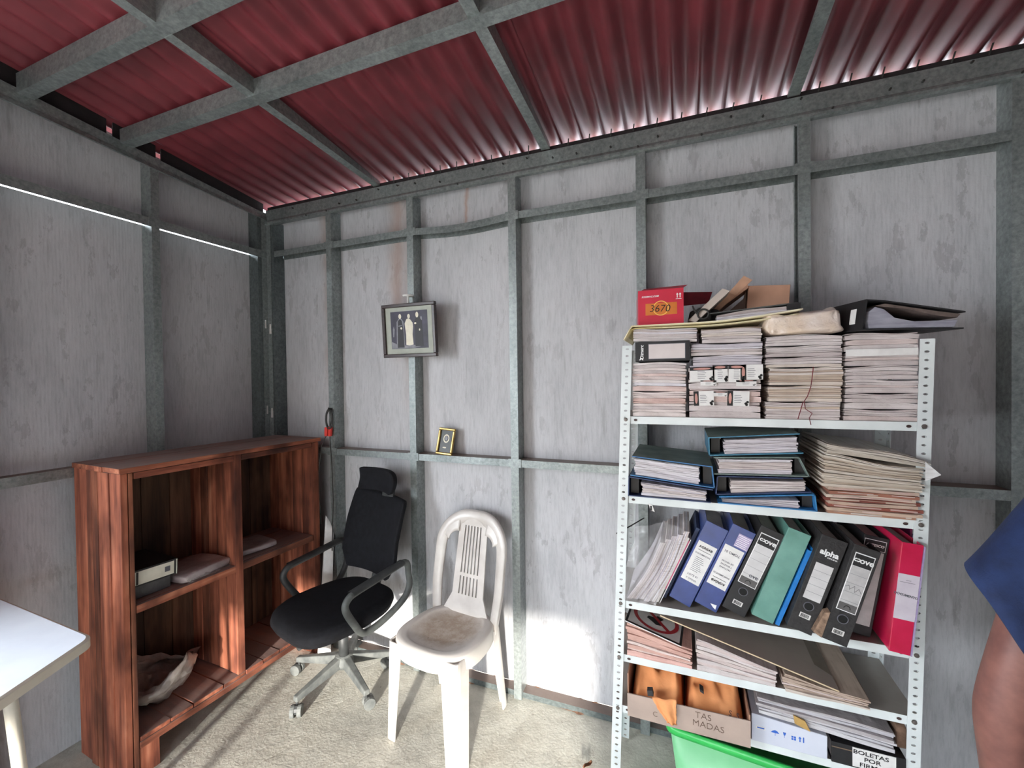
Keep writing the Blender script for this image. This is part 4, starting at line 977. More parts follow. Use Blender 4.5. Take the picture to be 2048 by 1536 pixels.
for z in SHZ:
    a, b = lx(z)+0.003, rx(z)-0.003
    m = MB()
    m.box(a, b, YF+0.003, YB-0.003, z-0.0015, z)
    m.box(a, b, YF+0.003, YF+0.0045, z-0.027, z-0.0015); m.box(a, b, YB-0.0045, YB-0.003, z-0.027, z-0.0015)
    m.box(a, a+0.0015, YF+0.0045, YB-0.0045, z-0.027, z-0.0015); m.box(b-0.0015, b, YF+0.0045, YB-0.0045, z-0.027, z-0.0015)
    m.box(a, b, YF+0.0045, YF+0.014, z-0.027, z-0.0255)
    m.build('shelf_board', M_SHELFW, su)
    for xb in (a+0.05, b-0.05):
        MB().disc((xb, YF+0.0018, z-0.013), (0.0065, 0, 0), (0, 0, 0.0045), 12).build('slot', simple('dark_slot', srgb(70, 52, 50)), su)
    for xb in (lx(z)+0.018, rx(z)-0.018):
        MB().lathe([(0.0, 0.0), (0.007, 0.0), (0.006, 0.003), (0.0, 0.004)], 10).xf(Matrix.Translation((xb, YF-0.001, z-0.012)) @ Matrix.Rotation(PI/2, 4, 'X')).build('bolt', simple('dull_bolt', srgb(120, 112, 108), None, 0.5, 0.6), su)
    for sd_, ex in ((1, lx(z)), (-1, rx(z))):
        MB().prism([(0, 0), (sd_*0.06, 0), (0, -0.06)], lambda p, q: Vector((ex+sd_*0.003+p[0], q, z-0.028+p[1])), YB-0.006, YB-0.0045).build('gusset', M_SHELFW, su)
MB().tube([(lx(0.98)-0.004, YF+0.02, 1.012), (2.245, -0.22, 1.005), (2.285, -0.08, 0.998)], 0.0025, 6).build('cable_tie', M_BLACK, su)

# ---- paper bundles -------------------------------------------------------------
PW = [rgb(206, 196, 195), rgb(198, 187, 186), rgb(212, 203, 202), rgb(192, 180, 179)]
PT = [rgb(196, 178, 162), rgb(208, 196, 186), rgb(180, 160, 146), rgb(214, 204, 198)]
PP = [rgb(210, 186, 180), rgb(206, 190, 187), rgb(198, 168, 160), rgb(214, 202, 199)]
PK = [rgb(222, 178, 168), rgb(214, 190, 184), rgb(206, 164, 152), rgb(224, 206, 200)]
PB = [rgb(206, 200, 206), rgb(214, 210, 216), rgb(196, 190, 198)]
def stack(name, label, cat, x0, x1, zl, zr, n, pal, mat=None, y0=YF+0.006, y1=YB-0.012, jx=0.004, jy=0.005, sag=0.003, group=None, parent=None, nseg=8, rough=None):
    """zl=(bottom, top) at the left end, zr at the right end"""
    m = MB(); cuts = [0]+sorted(random.random()*0.5/n+(k+0.25)/n for k in range(1, n))+[1]
    ph = random.random()*6
    for k in range(n):
        a, b = cuts[k], cuts[k+1]; xa, xb = x0+abs(jit(jx)), x1-abs(jit(jx)); ya = y0+abs(jit(jy)); yb = y1
        m.col = random.choice(pal)
        rows = []
        tl, tr = jit(0.0), jit(0.0)
        for i in range(nseg+1):
            u = i/nseg; x = lerp(xa, xb, u)
            B, T = lerp(zl[0], zr[0], u), lerp(zl[1], zr[1], u)
            w_ = sag*math.sin(u*PI*1.7+ph)*((a+b)/2)
            zb_, zt = B+(T-B)*a+w_*a, B+(T-B)*b-0.0006+w_*b
            bul = 0.004*math.sin(u*9+k*2+ph)*0.5
            if i in (0, nseg): zt = lerp(zt, (zt+zb_)/2, 0.35 if mat is M_WRAP else 0.1)
            rows.append([Vector((x, ya+bul, zb_)), Vector((x, ya+bul, zt)), Vector((x, yb, zt)), Vector((x, yb, zb_))])
        V = [p for r in rows for p in r]
        F = [(i*4+j, i*4+(j+1) % 4, i*4+4+(j+1) % 4, i*4+4+j) for i in range(nseg) for j in range(4)]+[(0, 1, 2, 3), (nseg*4+3, nseg*4+2, nseg*4+1, nseg*4)]
        m.add(V, F)
    o = m.build(name, mat or M_PAPER, parent, attr=True, origin=parent is None)
    if parent is None: tag(o, label, cat, group)
    return o
S1 = SHZ[0]; G1 = 'paper bundles on the top shelf'
stack('paper_bundle', 'pinkish paper bundle at the bottom of the leftmost top-shelf stack', 'paper bundle', 2.270, 2.455, (S1+.001, 1.546), (S1+.001, 1.543), 9, PP+PW, M_WRAP, group=G1)
stack('paper_bundle', 'pale paper bundle directly under the black binder on the top shelf', 'paper bundle', 2.271, 2.456, (1.548, 1.652), (1.545, 1.646), 9, PP+PW+PB, M_WRAP, group=G1)
stack('paper_bundle', 'thin white paper bundle lying on the black binder', 'paper bundle', 2.276, 2.492, (1.729, 1.775), (1.719, 1.764), 6, PB+PW, M_WRAP, group=G1)
b1 = stack('paper_bundle', 'lower stickered paper bundle in the second top-shelf stack', 'paper bundle', 2.463, 2.684, (S1+.001, 1.553), (S1+.001, 1.551), 6, PW+PP[:2], M_WRAP, group=G1)
b2 = stack('paper_bundle', 'upper paper bundle covered with clear stickers on the top shelf', 'paper bundle', 2.462, 2.686, (1.555, 1.634), (1.553, 1.632), 6, PB+PW, M_WRAP, group=G1)
stack('paper_bundle', 'white paper bundle resting on the stickered bundle', 'paper bundle', 2.474, 2.690, (1.636, 1.668), (1.634, 1.666), 4, PB, M_WRAP, group=G1)
stack('paper_bundle', 'white paper bundle third from the top in the second top-shelf stack', 'paper bundle', 2.470, 2.690, (1.670, 1.710), (1.668, 1.708), 5, PB+PW, M_WRAP, group=G1)
stack('paper_bundle', 'tan-edged paper bundle under the yellow folder beside the white bundle', 'paper bundle', 2.503, 2.688, (1.712, 1.762), (1.710, 1.758), 6, PT+PW, M_WRAP, group=G1)
t1 = stack('paper_bundle', 'grey-white paper layer at the foot of the string-tied stack', 'paper bundle', 2.696, 2.902, (S1+.001, 1.511), (S1+.001, 1.511), 9, PW+PT[:2], M_PAPER, group=G1)
t2 = stack('paper_bundle', 'brownish paper layer in the middle of the string-tied stack', 'paper bundle', 2.704, 2.906, (1.513, 1.564), (1.513, 1.564), 8, PT, M_PAPER, group=G1)
t3 = stack('paper_bundle', 'tan paper layer at the top of the string-tied stack', 'paper bundle', 2.706, 2.910, (1.566, 1.622), (1.566, 1.622), 9, PT, M_PAPER, group=G1)
for (xa, za, xb, zb_, xc, zc, xd, zd, par) in ((2.786, S1+.002, 2.792, 1.48, 2.797, 1.50, 2.800, 1.512, t1), (2.802, 1.512, 2.812, 1.53, 2.818, 1.55, 2.822, 1.564, t2), (2.822, 1.566, 2.825, 1.59, 2.827, 1.61, 2.828, 1.624, t3)):
    MB().tube([(xa, YF+0.0, za), (xb, YF-0.001, zb_), (xc, YF-0.001, zc), (xd, YF+0.0, zd)], 0.0013, 5).build('string', M_DRED, par)
MB().tube([(2.803, YF-0.001, 1.512), (2.806, YF-0.003, 1.49), (2.824, YF-0.003, 1.476), (2.816, YF-0.004, 1.462), (2.82, YF-0.006, 1.44)], 0.0013, 5).build('string', M_DRED, t1)
stack('paper_bundle', 'film-wrapped bundle with torn white corners above the tied stack', 'paper bundle', 2.696, 2.908, (1.624, 1.656), (1.624, 1.656), 4, PT[:2]+PW, M_WRAP, group=G1)
stack('paper_bundle', 'greyish wrapped bundle second from the top in the third top-shelf stack', 'paper bundle', 2.697, 2.907, (1.658, 1.692), (1.658, 1.692), 5, PW, M_WRAP, group=G1)
stack('paper_bundle', 'wrapped bundle directly under the pale plastic bag', 'paper bundle', 2.697, 2.908, (1.694, 1.727), (1.694, 1.724), 4, PW+PT[:1], M_WRAP, group=G1)
DL = ['bottommost', 'second', 'third', 'fourth', 'fifth', 'sixth']
for k, (a, b) in enumerate(((S1+.001, 1.490), (1.492, 1.539), (1.541, 1.580), (1.582, 1.622), (1.624, 1.667), (1.669, 1.723))):
    o = stack('paper_bundle', 'film-wrapped bundle, %s in the rightmost top-shelf stack' % (DL[k] if k == 0 else DL[k]+' from the bottom'), 'paper bundle', 2.912-0.004*(k == 0), 3.094, (a, b), (a, b), 4, PW+PP[1:2], M_WRAP, group=G1)
    if k == 4: MB().box(2.914, 3.09, YF+0.002, YF+0.0045, 1.654, 1.675).build('white_band', M_LABEL, o)
# clear film corners that stick out
# stickers
def sticker(par, x, z, wd, hh, band, rolla=0.0):
    y = YF+0.001
    M = facing(x, y, z, rolla)
    I = inv(par)
    def q(nm, mat, a, b, c_, d, dy, pr):
        return MB().box(a, b, c_, d, -0.0006+dy, 0.0006+dy).xf(M).build(nm, mat, pr)
    s_ = q('sticker', M_LABEL, -wd/2, wd/2, -hh/2, hh/2, 0, par)
    ROOT.setdefault(s_.name, ROOT[par.name])
    if band == 'L':
        q('sticker_band', M_INK, -wd/2, -wd/2+wd*0.26, -hh/2, hh/2, 0.0006, s_); cx, cz, rx_, rz_ = -wd/2+wd*0.13, 0, wd*0.07, hh*0.36
    else:
        q('sticker_band', M_INK, -wd/2, wd/2, hh/2-hh*0.24, hh/2, 0.0006, s_); cx, cz, rx_, rz_ = 0, hh/2-hh*0.12, wd*0.36, hh*0.075
    MB().disc((cx, cz, 0.0014), (rx_, 0, 0), (0, rz_, 0), 14).xf(M).build('sticker_oval', simple('pink_ink', srgb(206, 150, 140)), s_)
    for (dx, dz_) in ((wd*0.34, -hh*0.32), (wd*0.42, -hh*0.22), (wd*0.38, -hh*0.40)): MB().disc((dx, dz_, 0.0014), (hh*0.085, 0, 0), (0, hh*0.085, 0), 10).xf(M).build('sticker_mark', M_INK, s_)
    for k in range(5): q('sticker_line', M_GREYINK, -wd*0.18, wd*(0.12+0.05*(k % 2)), hh*(0.2-0.12*k), hh*(0.225-0.12*k), 0.0007, s_)
    return s_
for (x, z, wd, hh, bd) in ((2.505, 1.605, 0.078, 0.05, 'T'), (2.562, 1.606, 0.046, 0.058, 'T'), (2.612, 1.606, 0.05, 0.058, 'T'), (2.656, 1.610, 0.066, 0.05, 'L')): sticker(b2, x, z, wd, hh, bd, jit(0.04))
sticker(b2, 2.525, 1.575, 0.05, 0.018, 'T'); sticker(b2, 2.64, 1.574, 0.06, 0.02, 'T')
sticker(b1, 2.510, 1.522, 0.064, 0.05, 'L', -0.03); sticker(b1, 2.616, 1.522, 0.066, 0.05, 'L', 0.03); sticker(b1, 2.562, 1.537, 0.042, 0.016, 'T')

# black binder on its side
t = thing('lever_arch_binder', 'black binder lying flat with blank pale label on the top shelf', 'binder', (2.284, YF-0.004, 1.654))
MB().box(0, 0.183, 0, 0.004, 0, 0.070).box(0, 0.183, 0.004, 0.27, 0, 0.0025).box(0, 0.183, 0.004, 0.27, 0.0625, 0.065).build('cover', M_BLACK, t, local=True, bevel=0.001)
MB().box(0.004, 0.18, 0.02, 0.26, 0.004, 0.06).build('paper_block', simple('plain_paper', None), t, local=True)
MB().box(0.047, 0.167, -0.0008, 0.0, 0.009, 0.06).build('label', simple('pinkish_label', srgb(206, 196, 194), srgb(198, 188, 186)), t, local=True)
MB().prism([(0.045, 0.007), (0.169, 0.007), (0.169, 0.062), (0.045, 0.062)], lambda p, q: Vector((p[0], q, p[1])), -0.0004, 0.0).build('label_border', M_GREYINK, t, local=True)
text('Dimerc', 0.0165, M_WINK, t, facing(0.0235, -0.0006, 0.034, -PI/2), bold=0.0003)
MB().prism([(0.016, 0.004), (0.021, 0.0085), (0.026, 0.004), (0.0285, 0.006), (0.021, 0.013), (0.0135, 0.006)], lambda p, q: Vector((p[0], q, p[1])), -0.0006, 0).build('logo_chevron', M_WINK, t, local=True)

# ---- things on top of the bundles
def yfold(u, v):
    x = lerp(2.244, 2.80, u); y = lerp(YF-0.006, YB-0.02, v)
    z = 1.783
    if x < 2.272: z = 1.783-(2.272-x)*1.75
    elif x > 2.5: z = 1.783+0.026*((x-2.5)/0.3)**1.6
    return Vector((x, y, z))
o = MB().grid(yfold, 40, 6).build('paper_folder', M_YFOLD, smooth=True, solid=0.004, origin=True)
tag(o, 'cream-yellow card folder spread over the left top-shelf stacks', 'folder')
o2 = MB().grid(lambda u, v: yfold(u*0.96+0.02, v)+Vector((0, 0.004, -0.008-0.006*u)), 40, 6).build('inner_sheet', simple('yellowish_sheet', srgb(222, 213, 180), srgb(190, 172, 116), 0.7, 0, 6), o, smooth=True, solid=0.003)
# red box
t = thing('red_carton', 'open red carton marked 3670 on orange tape', 'box', (2.292, -0.325, 1.787))
RW, RH, RD = 0.156, 0.128, 0.20
MB().box(0, RW, 0, 0.003, 0, RH).build('front_panel', M_REDBOX, t, local=True)
MB().hexa([(0, 0.003, 0), (0.003, 0.003, 0), (-0.022, RD, 0), (-0.025, RD, 0), (0, 0.003, RH), (0.003, 0.003, RH), (-0.022, RD, RH), (-0.025, RD, RH)]).build('side_panel', simple('scuffed_red_card', srgb(176, 60, 84), srgb(150, 40, 62), 0.4), t, local=True)
MB().box(RW-0.003, RW, 0.003, RD, 0, RH).build('side_panel', M_DRED, t, local=True)
MB().box(-0.022, RW, RD-0.003, RD, 0, RH).build('back_panel', M_DRED, t, local=True)
MB().box(0, RW-0.003, 0.003, RD-0.003, 0, 0.003).build('base_panel', M_DRED, t, local=True)
MB().hexa([(0.01, 0.0, RH), (RW, 0.0, RH), (RW, 0.003, RH), (0.01, 0.003, RH), (0.018, 0.035, RH+0.012), (RW+0.014, 0.03, RH+0.014), (RW+0.014, 0.033, RH+0.015), (0.018, 0.038, RH+0.013)]).build('flap', M_REDBOX, t, local=True)
MB().hexa([(RW, 0.05, RH*0.55), (RW+0.085, 0.09, RH*0.62), (RW+0.085, 0.093, RH*0.62), (RW, 0.053, RH*0.55), (RW, 0.08, RH*0.98), (RW+0.10, 0.12, RH*0.98), (RW+0.10, 0.123, RH*0.98), (RW, 0.083, RH*0.98)]).build('flap', M_DRED, t, local=True)
MB().box(0.026, 0.134, -0.0008, 0, 0.036, 0.079).build('tape', M_TAPE, t, local=True, bevel=0.0003)
MB().disc((0.079, -0.0012, 0.06), (0.027, 0, 0), (0, 0, 0.027), 28, 0.88).build('logo_ring', M_YEL, t, local=True)
text('3670', 0.036, M_INK, t, facing(0.075, -0.0014, 0.058, 0.03), name='handwriting', bold=-0.0002, shear=0.15)
text('SODIMAC.COM', 0.0085, M_WINK, t, facing(0.042, -0.0008, 0.104, 0.0), shear=0.3, bold=0.0002)
for dx in (0.0, 0.0095): MB().prism([(0.1335+dx, 0.094), (0.1365+dx, 0.094), (0.1365+dx, 0.105), (0.139+dx, 0.105), (0.135+dx, 0.111), (0.131+dx, 0.105), (0.1335+dx, 0.105)], lambda p, q: Vector((p[0], q, p[1])), -0.0008, 0.0).build('arrow_mark', M_WINK, t, local=True)
MB().box(0.130, 0.149, -0.0008, 0, 0.0885, 0.0905).build('arrow_mark', M_WINK, t, local=True)
# wire coil, cardboard pieces, carton, papers
t = thing('wire_coil', 'coil of dark wire lying beside the red carton', 'wire', (2.512, -0.27, 1.788))
for k in range(5):
    r = 0.019+0.0025*k+jit(0.001); MB().tube([(2.512+r*math.cos(2*PI*q/18), -0.31+0.012*k+jit(0.001), 1.818+r*math.sin(2*PI*q/18)*0.95) for q in range(18)], 0.0032, 6, closed=True).build('wire_turn', M_WIRE, t, smooth=True)
MB().tube([(2.493, -0.31, 1.82), (2.482, -0.318, 1.835), (2.478, -0.30, 1.85)], 0.003, 6).build('wire_end', M_WIRE, t)
o = MB().hexa([(2.462, -0.30, 1.800), (2.487, -0.31, 1.790), (2.487, -0.12, 1.790), (2.462, -0.10, 1.800), (2.575, -0.30, 1.905), (2.598, -0.31, 1.893), (2.598, -0.12, 1.893), (2.575, -0.10, 1.905)]).build('cardboard_offcut', M_GCARD, bevel=0.001, origin=True)
tag(o, 'grey cardboard strip leaning between the red carton and the brown carton', 'cardboard')
t = thing('brown_carton', 'open brown cardboard carton behind the papers on top of the shelving', 'box', (2.69, -0.17, 1.835))
MB().hexa([(2.662, -0.20, 1.835), (2.790, -0.215, 1.828), (2.795, -0.08, 1.828), (2.667, -0.08, 1.835), (2.668, -0.20, 1.925), (2.796, -0.215, 1.915), (2.800, -0.08, 1.915), (2.672, -0.08, 1.925)]).build('carton_body', M_CARD, t, bevel=0.001)
MB().hexa([(2.548, -0.20, 1.842), (2.556, -0.20, 1.835), (2.562, -0.06, 1.835), (2.554, -0.06, 1.842), (2.66, -0.205, 1.945), (2.668, -0.205, 1.918), (2.672, -0.06, 1.918), (2.664, -0.06, 1.945)]).build('flap', M_CARD, t)
MB().hexa([(2.542, -0.206, 1.835), (2.552, -0.206, 1.825), (2.556, -0.200, 1.825), (2.546, -0.200, 1.835), (2.652, -0.206, 1.962), (2.680, -0.206, 1.944), (2.680, -0.200, 1.944), (2.652, -0.200, 1.962)]).build('flap_edge', simple('light_brown_board', srgb(196, 152, 124)), t)
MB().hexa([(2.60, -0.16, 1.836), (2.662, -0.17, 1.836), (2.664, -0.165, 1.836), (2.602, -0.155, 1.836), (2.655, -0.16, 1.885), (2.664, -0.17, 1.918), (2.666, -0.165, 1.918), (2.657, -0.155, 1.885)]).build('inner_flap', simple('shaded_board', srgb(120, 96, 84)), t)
t = thing('lever_arch_binder', 'dark binder with loose papers lying under the brown carton', 'binder', (2.66, -0.2, 1.79))
stack('paper_block', None, None, 2.552, 2.77, (1.791, 1.811), (1.803, 1.828), 5, PW+PB, parent=t, y0=YF+0.03, y1=-0.1)
MB().hexa([(2.53, YF+0.05, 1.816), (2.792, YF+0.03, 1.832), (2.80, -0.09, 1.832), (2.53, -0.09, 1.816), (2.53, YF+0.05, 1.820), (2.792, YF+0.03, 1.836), (2.80, -0.09, 1.836), (2.53, -0.09, 1.820)]).build('cover', simple('grey_green_board', srgb(76, 78, 76), srgb(60, 62, 60)), t)
MB().hexa([(2.762, YF+0.022, 1.811), (2.80, YF+0.022, 1.813), (2.80, -0.1, 1.813), (2.762, -0.1, 1.811), (2.762, YF+0.022, 1.831), (2.80, YF+0.022, 1.833), (2.80, -0.1, 1.833), (2.762, -0.1, 1.831)]).build('spine_end', M_BLACK, t)
# dark sack behind the coil
o = softslab('dark_sack', None, Matrix.Translation((2.515, -0.19, 1.7875)), 0.10, 0.15, 0.05, 3.0, 0.012).build('dark_sack', simple('dark_sacking', srgb(60, 56, 54), srgb(38, 35, 34), 0.9, 0, 30, 0.5), smooth=True, origin=True)
tag(o, 'dark crumpled sack behind the wire coil', 'sack')
# pale bag
MB_ = Matrix.Translation((2.797, -0.262, 1.7285))
o = softslab('plastic_bag', None, MB_, 0.212, 0.22, 0.066, 8.0, 0.022).build('plastic_bag', simple('cream_pink_bag', srgb(216, 202, 194), srgb(196, 172, 148), 0.35, 0, 12, 0.9, coat=0.5, bscale=22), smooth=True, origin=True)
tag(o, 'crumpled cream plastic bag lying left of the open black binder', 'plastic bag')
# open black binder, spine turned to the left
t = thing('lever_arch_binder', 'open black binder fanned out past the right shelf post', 'binder', (2.955, YF-0.03, 1.7265), (0, 0, math.radians(17)))
D_ = 0.31
def wedge(poly, nm, mat, y0=0.0, y1=D_, **kw): return MB().prism(poly, lambda p, q: Vector((p[0], q, p[1])), y0, y1).build(nm, mat, t, local=True, **kw)
wedge([(-0.012, 0.008), (-0.008, 0.006), (0.004, 0.092), (0.0, 0.095)], 'spine', M_BLACK)
wedge([(-0.012, 0.004), (0.27, 0.002), (0.27, 0.006), (-0.012, 0.008)], 'lower_cover', M_BLACK)
wedge([(0.0, 0.092), (0.05, 0.088), (0.275, 0.050), (0.275, 0.054), (0.05, 0.092), (0.0, 0.096)], 'upper_cover', M_BLACK)
wedge([(0.012, 0.009), (0.25, 0.008), (0.26, 0.030), (0.14, 0.028), (0.085, 0.040), (0.055, 0.066), (0.03, 0.074), (0.012, 0.060), (0.008, 0.03)], 'paper_fan', simple('blue_grey_paper', srgb(176, 176, 188), srgb(140, 140, 156), 0.7, 0, 1.2, stretch=(8, 1, 60)), 0.006, D_-0.01, bevel=0.002)
wedge([(0.03, 0.077), (0.12, 0.066), (0.2, 0.045), (0.26, 0.036), (0.27, 0.047), (0.2, 0.058), (0.06, 0.083)], 'lifted_sheets', simple('brown_grey_sheets', srgb(120, 104, 98), srgb(88, 76, 72), 0.8, 0, 30), 0.01, D_-0.01)
MB().hexa([(-0.0123, 0.03, 0.03), (-0.0115, 0.03, 0.026), (-0.0115, 0.055, 0.026), (-0.0123, 0.055, 0.03), (-0.0065, 0.03, 0.072), (-0.006, 0.03, 0.072), (-0.006, 0.055, 0.072), (-0.0065, 0.055, 0.072)]).build('barcode_label', M_LABEL, t, local=True)
MB().disc((-0.009, 0.13, 0.045), (0.0, 0.016, 0.0), (0.003, 0, 0.016), 16, 0.7).build('finger_ring', M_GREYINK, t, local=True)

# ---- second shelf: binders lying flat, tail edge to the front
S2 = SHZ[1]
def flat_binder(label, BL_, BR_, TL, TR, side, mat, pal, fill=0.8, top=None):
    cx = (BL_[0]+BR_[0])/2; t = thing('lever_arch_binder', label, 'binder', (cx, (YF+YB)/2, min(BL_[1], BR_[1])), group='binders lying on the second shelf')
    th = 0.0035; y0, y1 = YF-0.004+jit(0.006), YB-0.012
    ex = lambda p, q: Vector((p[0], q, p[1]))
    pr = lambda poly, nm, m_, a=y0, b=y1, **kw: MB().prism(poly, ex, a, b).build(nm, m_, t, **kw)
    pr([BL_, BR_, (BR_[0], BR_[1]+th), (BL_[0], BL_[1]+th)], 'lower_cover', mat)
    pr([(TL[0], TL[1]-th), (TR[0], TR[1]-th), TR, TL], 'upper_cover', top or mat)
    if top: pr([(TL[0], TL[1]-th), (TR[0], TR[1]-th), TR, TL], 'cover_edge', mat, y0-0.0015, y0)
    if side < 0: pr([BL_, (BL_[0]+th, BL_[1]), (TL[0]+th, TL[1]), TL], 'spine', mat)
    else: pr([(BR_[0]-th, BR_[1]), BR_, TR, (TR[0]-th, TR[1])], 'spine', mat)
    L = BR_[0]-BL_[0]; g = 0.045
    xa, xb = (BL_[0]+g, BR_[0]-0.012) if side < 0 else (BL_[0]+0.012, BR_[0]-g)
    f = lambda x, top: (lerp(BL_[1], BR_[1], (x-BL_[0])/L)+th+0.0008) if not top else (lerp(TL[1], TR[1], (x-BL_[0])/L)-th-0.001)
    za, zb_ = (f(xa, 0), f(xa, 1)), (f(xb, 0), f(xb, 1))
    za = (za[0], lerp(za[0], za[1], fill)); zb_ = (zb_[0], lerp(zb_[0], zb_[1], fill))
    stack('paper_block', None, None, xa, xb, za, zb_, 9, pal, parent=t, y0=y0+0.008, y1=y1-0.005, jx=0.006, sag=0.0)
    xr = BL_[0]+0.022 if side < 0 else BR_[0]-0.022; zc0, zc1 = f(xr, 0)+0.002, f(xr, 1)-0.002
    m = MB()
    for yy in (y0+0.05, y0+0.13): m.tube([(xr, yy, zc0), (xr+0.004, yy, lerp(zc0, zc1, 0.6)), (xr+(0.02 if side < 0 else -0.02), yy, zc1)], 0.0015, 6)
    m.build('ring_arch', simple('ring_metal', srgb(150, 150, 150), None, 0.3, 0.9), t)
    MB().prism([(xr-0.014, zc0-0.001), (xr+0.014, zc0-0.001), (xr+0.014, zc1+0.001), (xr-0.014, zc1+0.001)], ex, y0+0.03, y1-0.01).build('ring_plate', M_BLACK, t)
flat_binder('dark blue binder at the bottom left of the second shelf', (2.254, S2+.001), (2.53, S2+.001), (2.256, 1.236), (2.537, 1.211), -1, M_DBLUE, PB+PW)
flat_binder('light blue-edged binder on top of the dark blue one at the left', (2.263, 1.239), (2.543, 1.2145), (2.270, 1.312), (2.536, 1.290), 1, M_BLUEE, PB, 0.92, M_GREENB)
flat_binder('half-open bright blue binder under the middle binder pile', (2.552, S2+.001), (2.838, S2+.001), (2.556, 1.188), (2.832, 1.219), 1, simple('bright_blue_cover', srgb(52, 128, 186), srgb(40, 104, 156), 0.5), PB, 0.6)
flat_binder('dark blue binder second from the bottom of the middle pile', (2.545, 1.191), (2.822, 1.222), (2.550, 1.257), (2.80, 1.268), -1, M_DBLUE, PW)
flat_binder('grey-green binder second from the top of the middle pile', (2.54, 1.262), (2.818, 1.273), (2.54, 1.321), (2.79, 1.335), 1, M_GREENB, PB+PW, 0.92)
flat_binder('tilted teal-edged binder on top of the middle pile', (2.525, 1.325), (2.80, 1.347), (2.523, 1.389), (2.79, 1.412), -1, simple('teal_edge_cover', srgb(70, 132, 160), srgb(50, 100, 126), 0.5), PB, 0.86, M_GREENB)
# heap of folders at the right
fold_cols = [(176, 132, 110), (206, 180, 160), (150, 84, 70), (196, 170, 152), (126, 66, 56), (214, 196, 180), (158, 104, 86), (200, 176, 160)]
z = S2+0.001
for k, c_ in enumerate(fold_cols):
    h = 0.0105; mt = simple('folder_card_%d' % k, srgb(*c_), None, 0.8, 0, 16)
    x0, x1 = 2.862+jit(0.008), 3.088+jit(0.008); y0 = YF-0.006+jit(0.008)
    m = MB()
    def ff(u, v, top, x0=x0, x1=x1, y0=y0, z=z, h=h, k=k):
        return Vector((lerp(x0, x1, u)+0.003*math.sin(v*7+k), lerp(y0, YB-0.02, v), z+(h-0.001 if top else 0)+0.0015*math.sin(u*5+k)*(1 if k else 0)))
    m.grid(lambda u, v: ff(u, v, 1), 8, 3); m.grid(lambda u, v: ff(u, v, 0), 8, 3)
    n0 = 24
    for i in range(7): m.add([m.v[i], m.v[i+1], m.v[n0+i+1], m.v[n0+i]], [(0, 1, 2, 3)])
    for i in (0, 7): m.add([m.v[i], m.v[i+8], m.v[n0+i+8], m.v[n0+i]], [(0, 1, 2, 3)]); m.add([m.v[i+8], m.v[i+16], m.v[n0+i+16], m.v[n0+i+8]], [(0, 1, 2, 3)])
    o = m.build('card_folder', mt, origin=True); z += h
    nm = ['tan', 'cream', 'rust-brown', 'beige', 'dark maroon', 'pale cream', 'brown', 'light tan'][k]
    tag(o, '%s card folder in the heap at the right end of the second shelf' % nm, 'folder', 'card folders heaped on the second shelf')
    stack('inner_sheets', None, None, x0+0.012, x1-0.01, (z-h+0.0025, z-0.0025), (z-h+0.0025, z-0.0025), 2, PT+PP, parent=o, y0=y0-0.003, y1=-0.2, sag=0)
zt = z+0.002
stack('paper_pile', 'tall slumping pile of yellowed papers at right of the second shelf', 'paper pile', 2.845, 3.098, (zt, 1.352), (zt, 1.318), 16, [rgb(196, 184, 170), rgb(206, 196, 184), rgb(180, 164, 148), rgb(212, 204, 196)], M_PAPER, y0=YF-0.02, jx=0.012, jy=0.012, sag=0.006)
pt = stack('paper_pile', 'film-covered papers topping the slumped pile with a corner past the post', 'paper pile', 2.855, 3.105, (1.359, 1.392), (1.326, 1.345), 5, [rgb(190, 180, 168), rgb(204, 196, 186)], M_WRAP, y0=YF-0.035, jx=0.01, jy=0.01, sag=0.006)
MB().add([(3.09, YF-0.037, 1.345), (3.128, YF-0.032, 1.308), (3.09, YF-0.036, 1.288)], [(0, 1, 2)]).build('film_corner', M_WRAP, pt, attr=True)
# little hanging price tag
o = MB().hexa([(2.333, YF-0.0008, 1.118), (2.347, YF-0.0008, 1.112), (2.347, YF, 1.112), (2.333, YF, 1.118), (2.324, YF-0.0008, 1.141), (2.338, YF-0.0008, 1.138), (2.338, YF, 1.138), (2.324, YF, 1.141)]).build('paper_tag', M_LABEL, origin=True)
tag(o, 'small white tag hanging from the front of the second shelf', 'tag')
MB().box(2.331, 2.337, YF-0.0012, YF-0.0008, 1.118, 1.134).build('tag_print', M_INK, o)

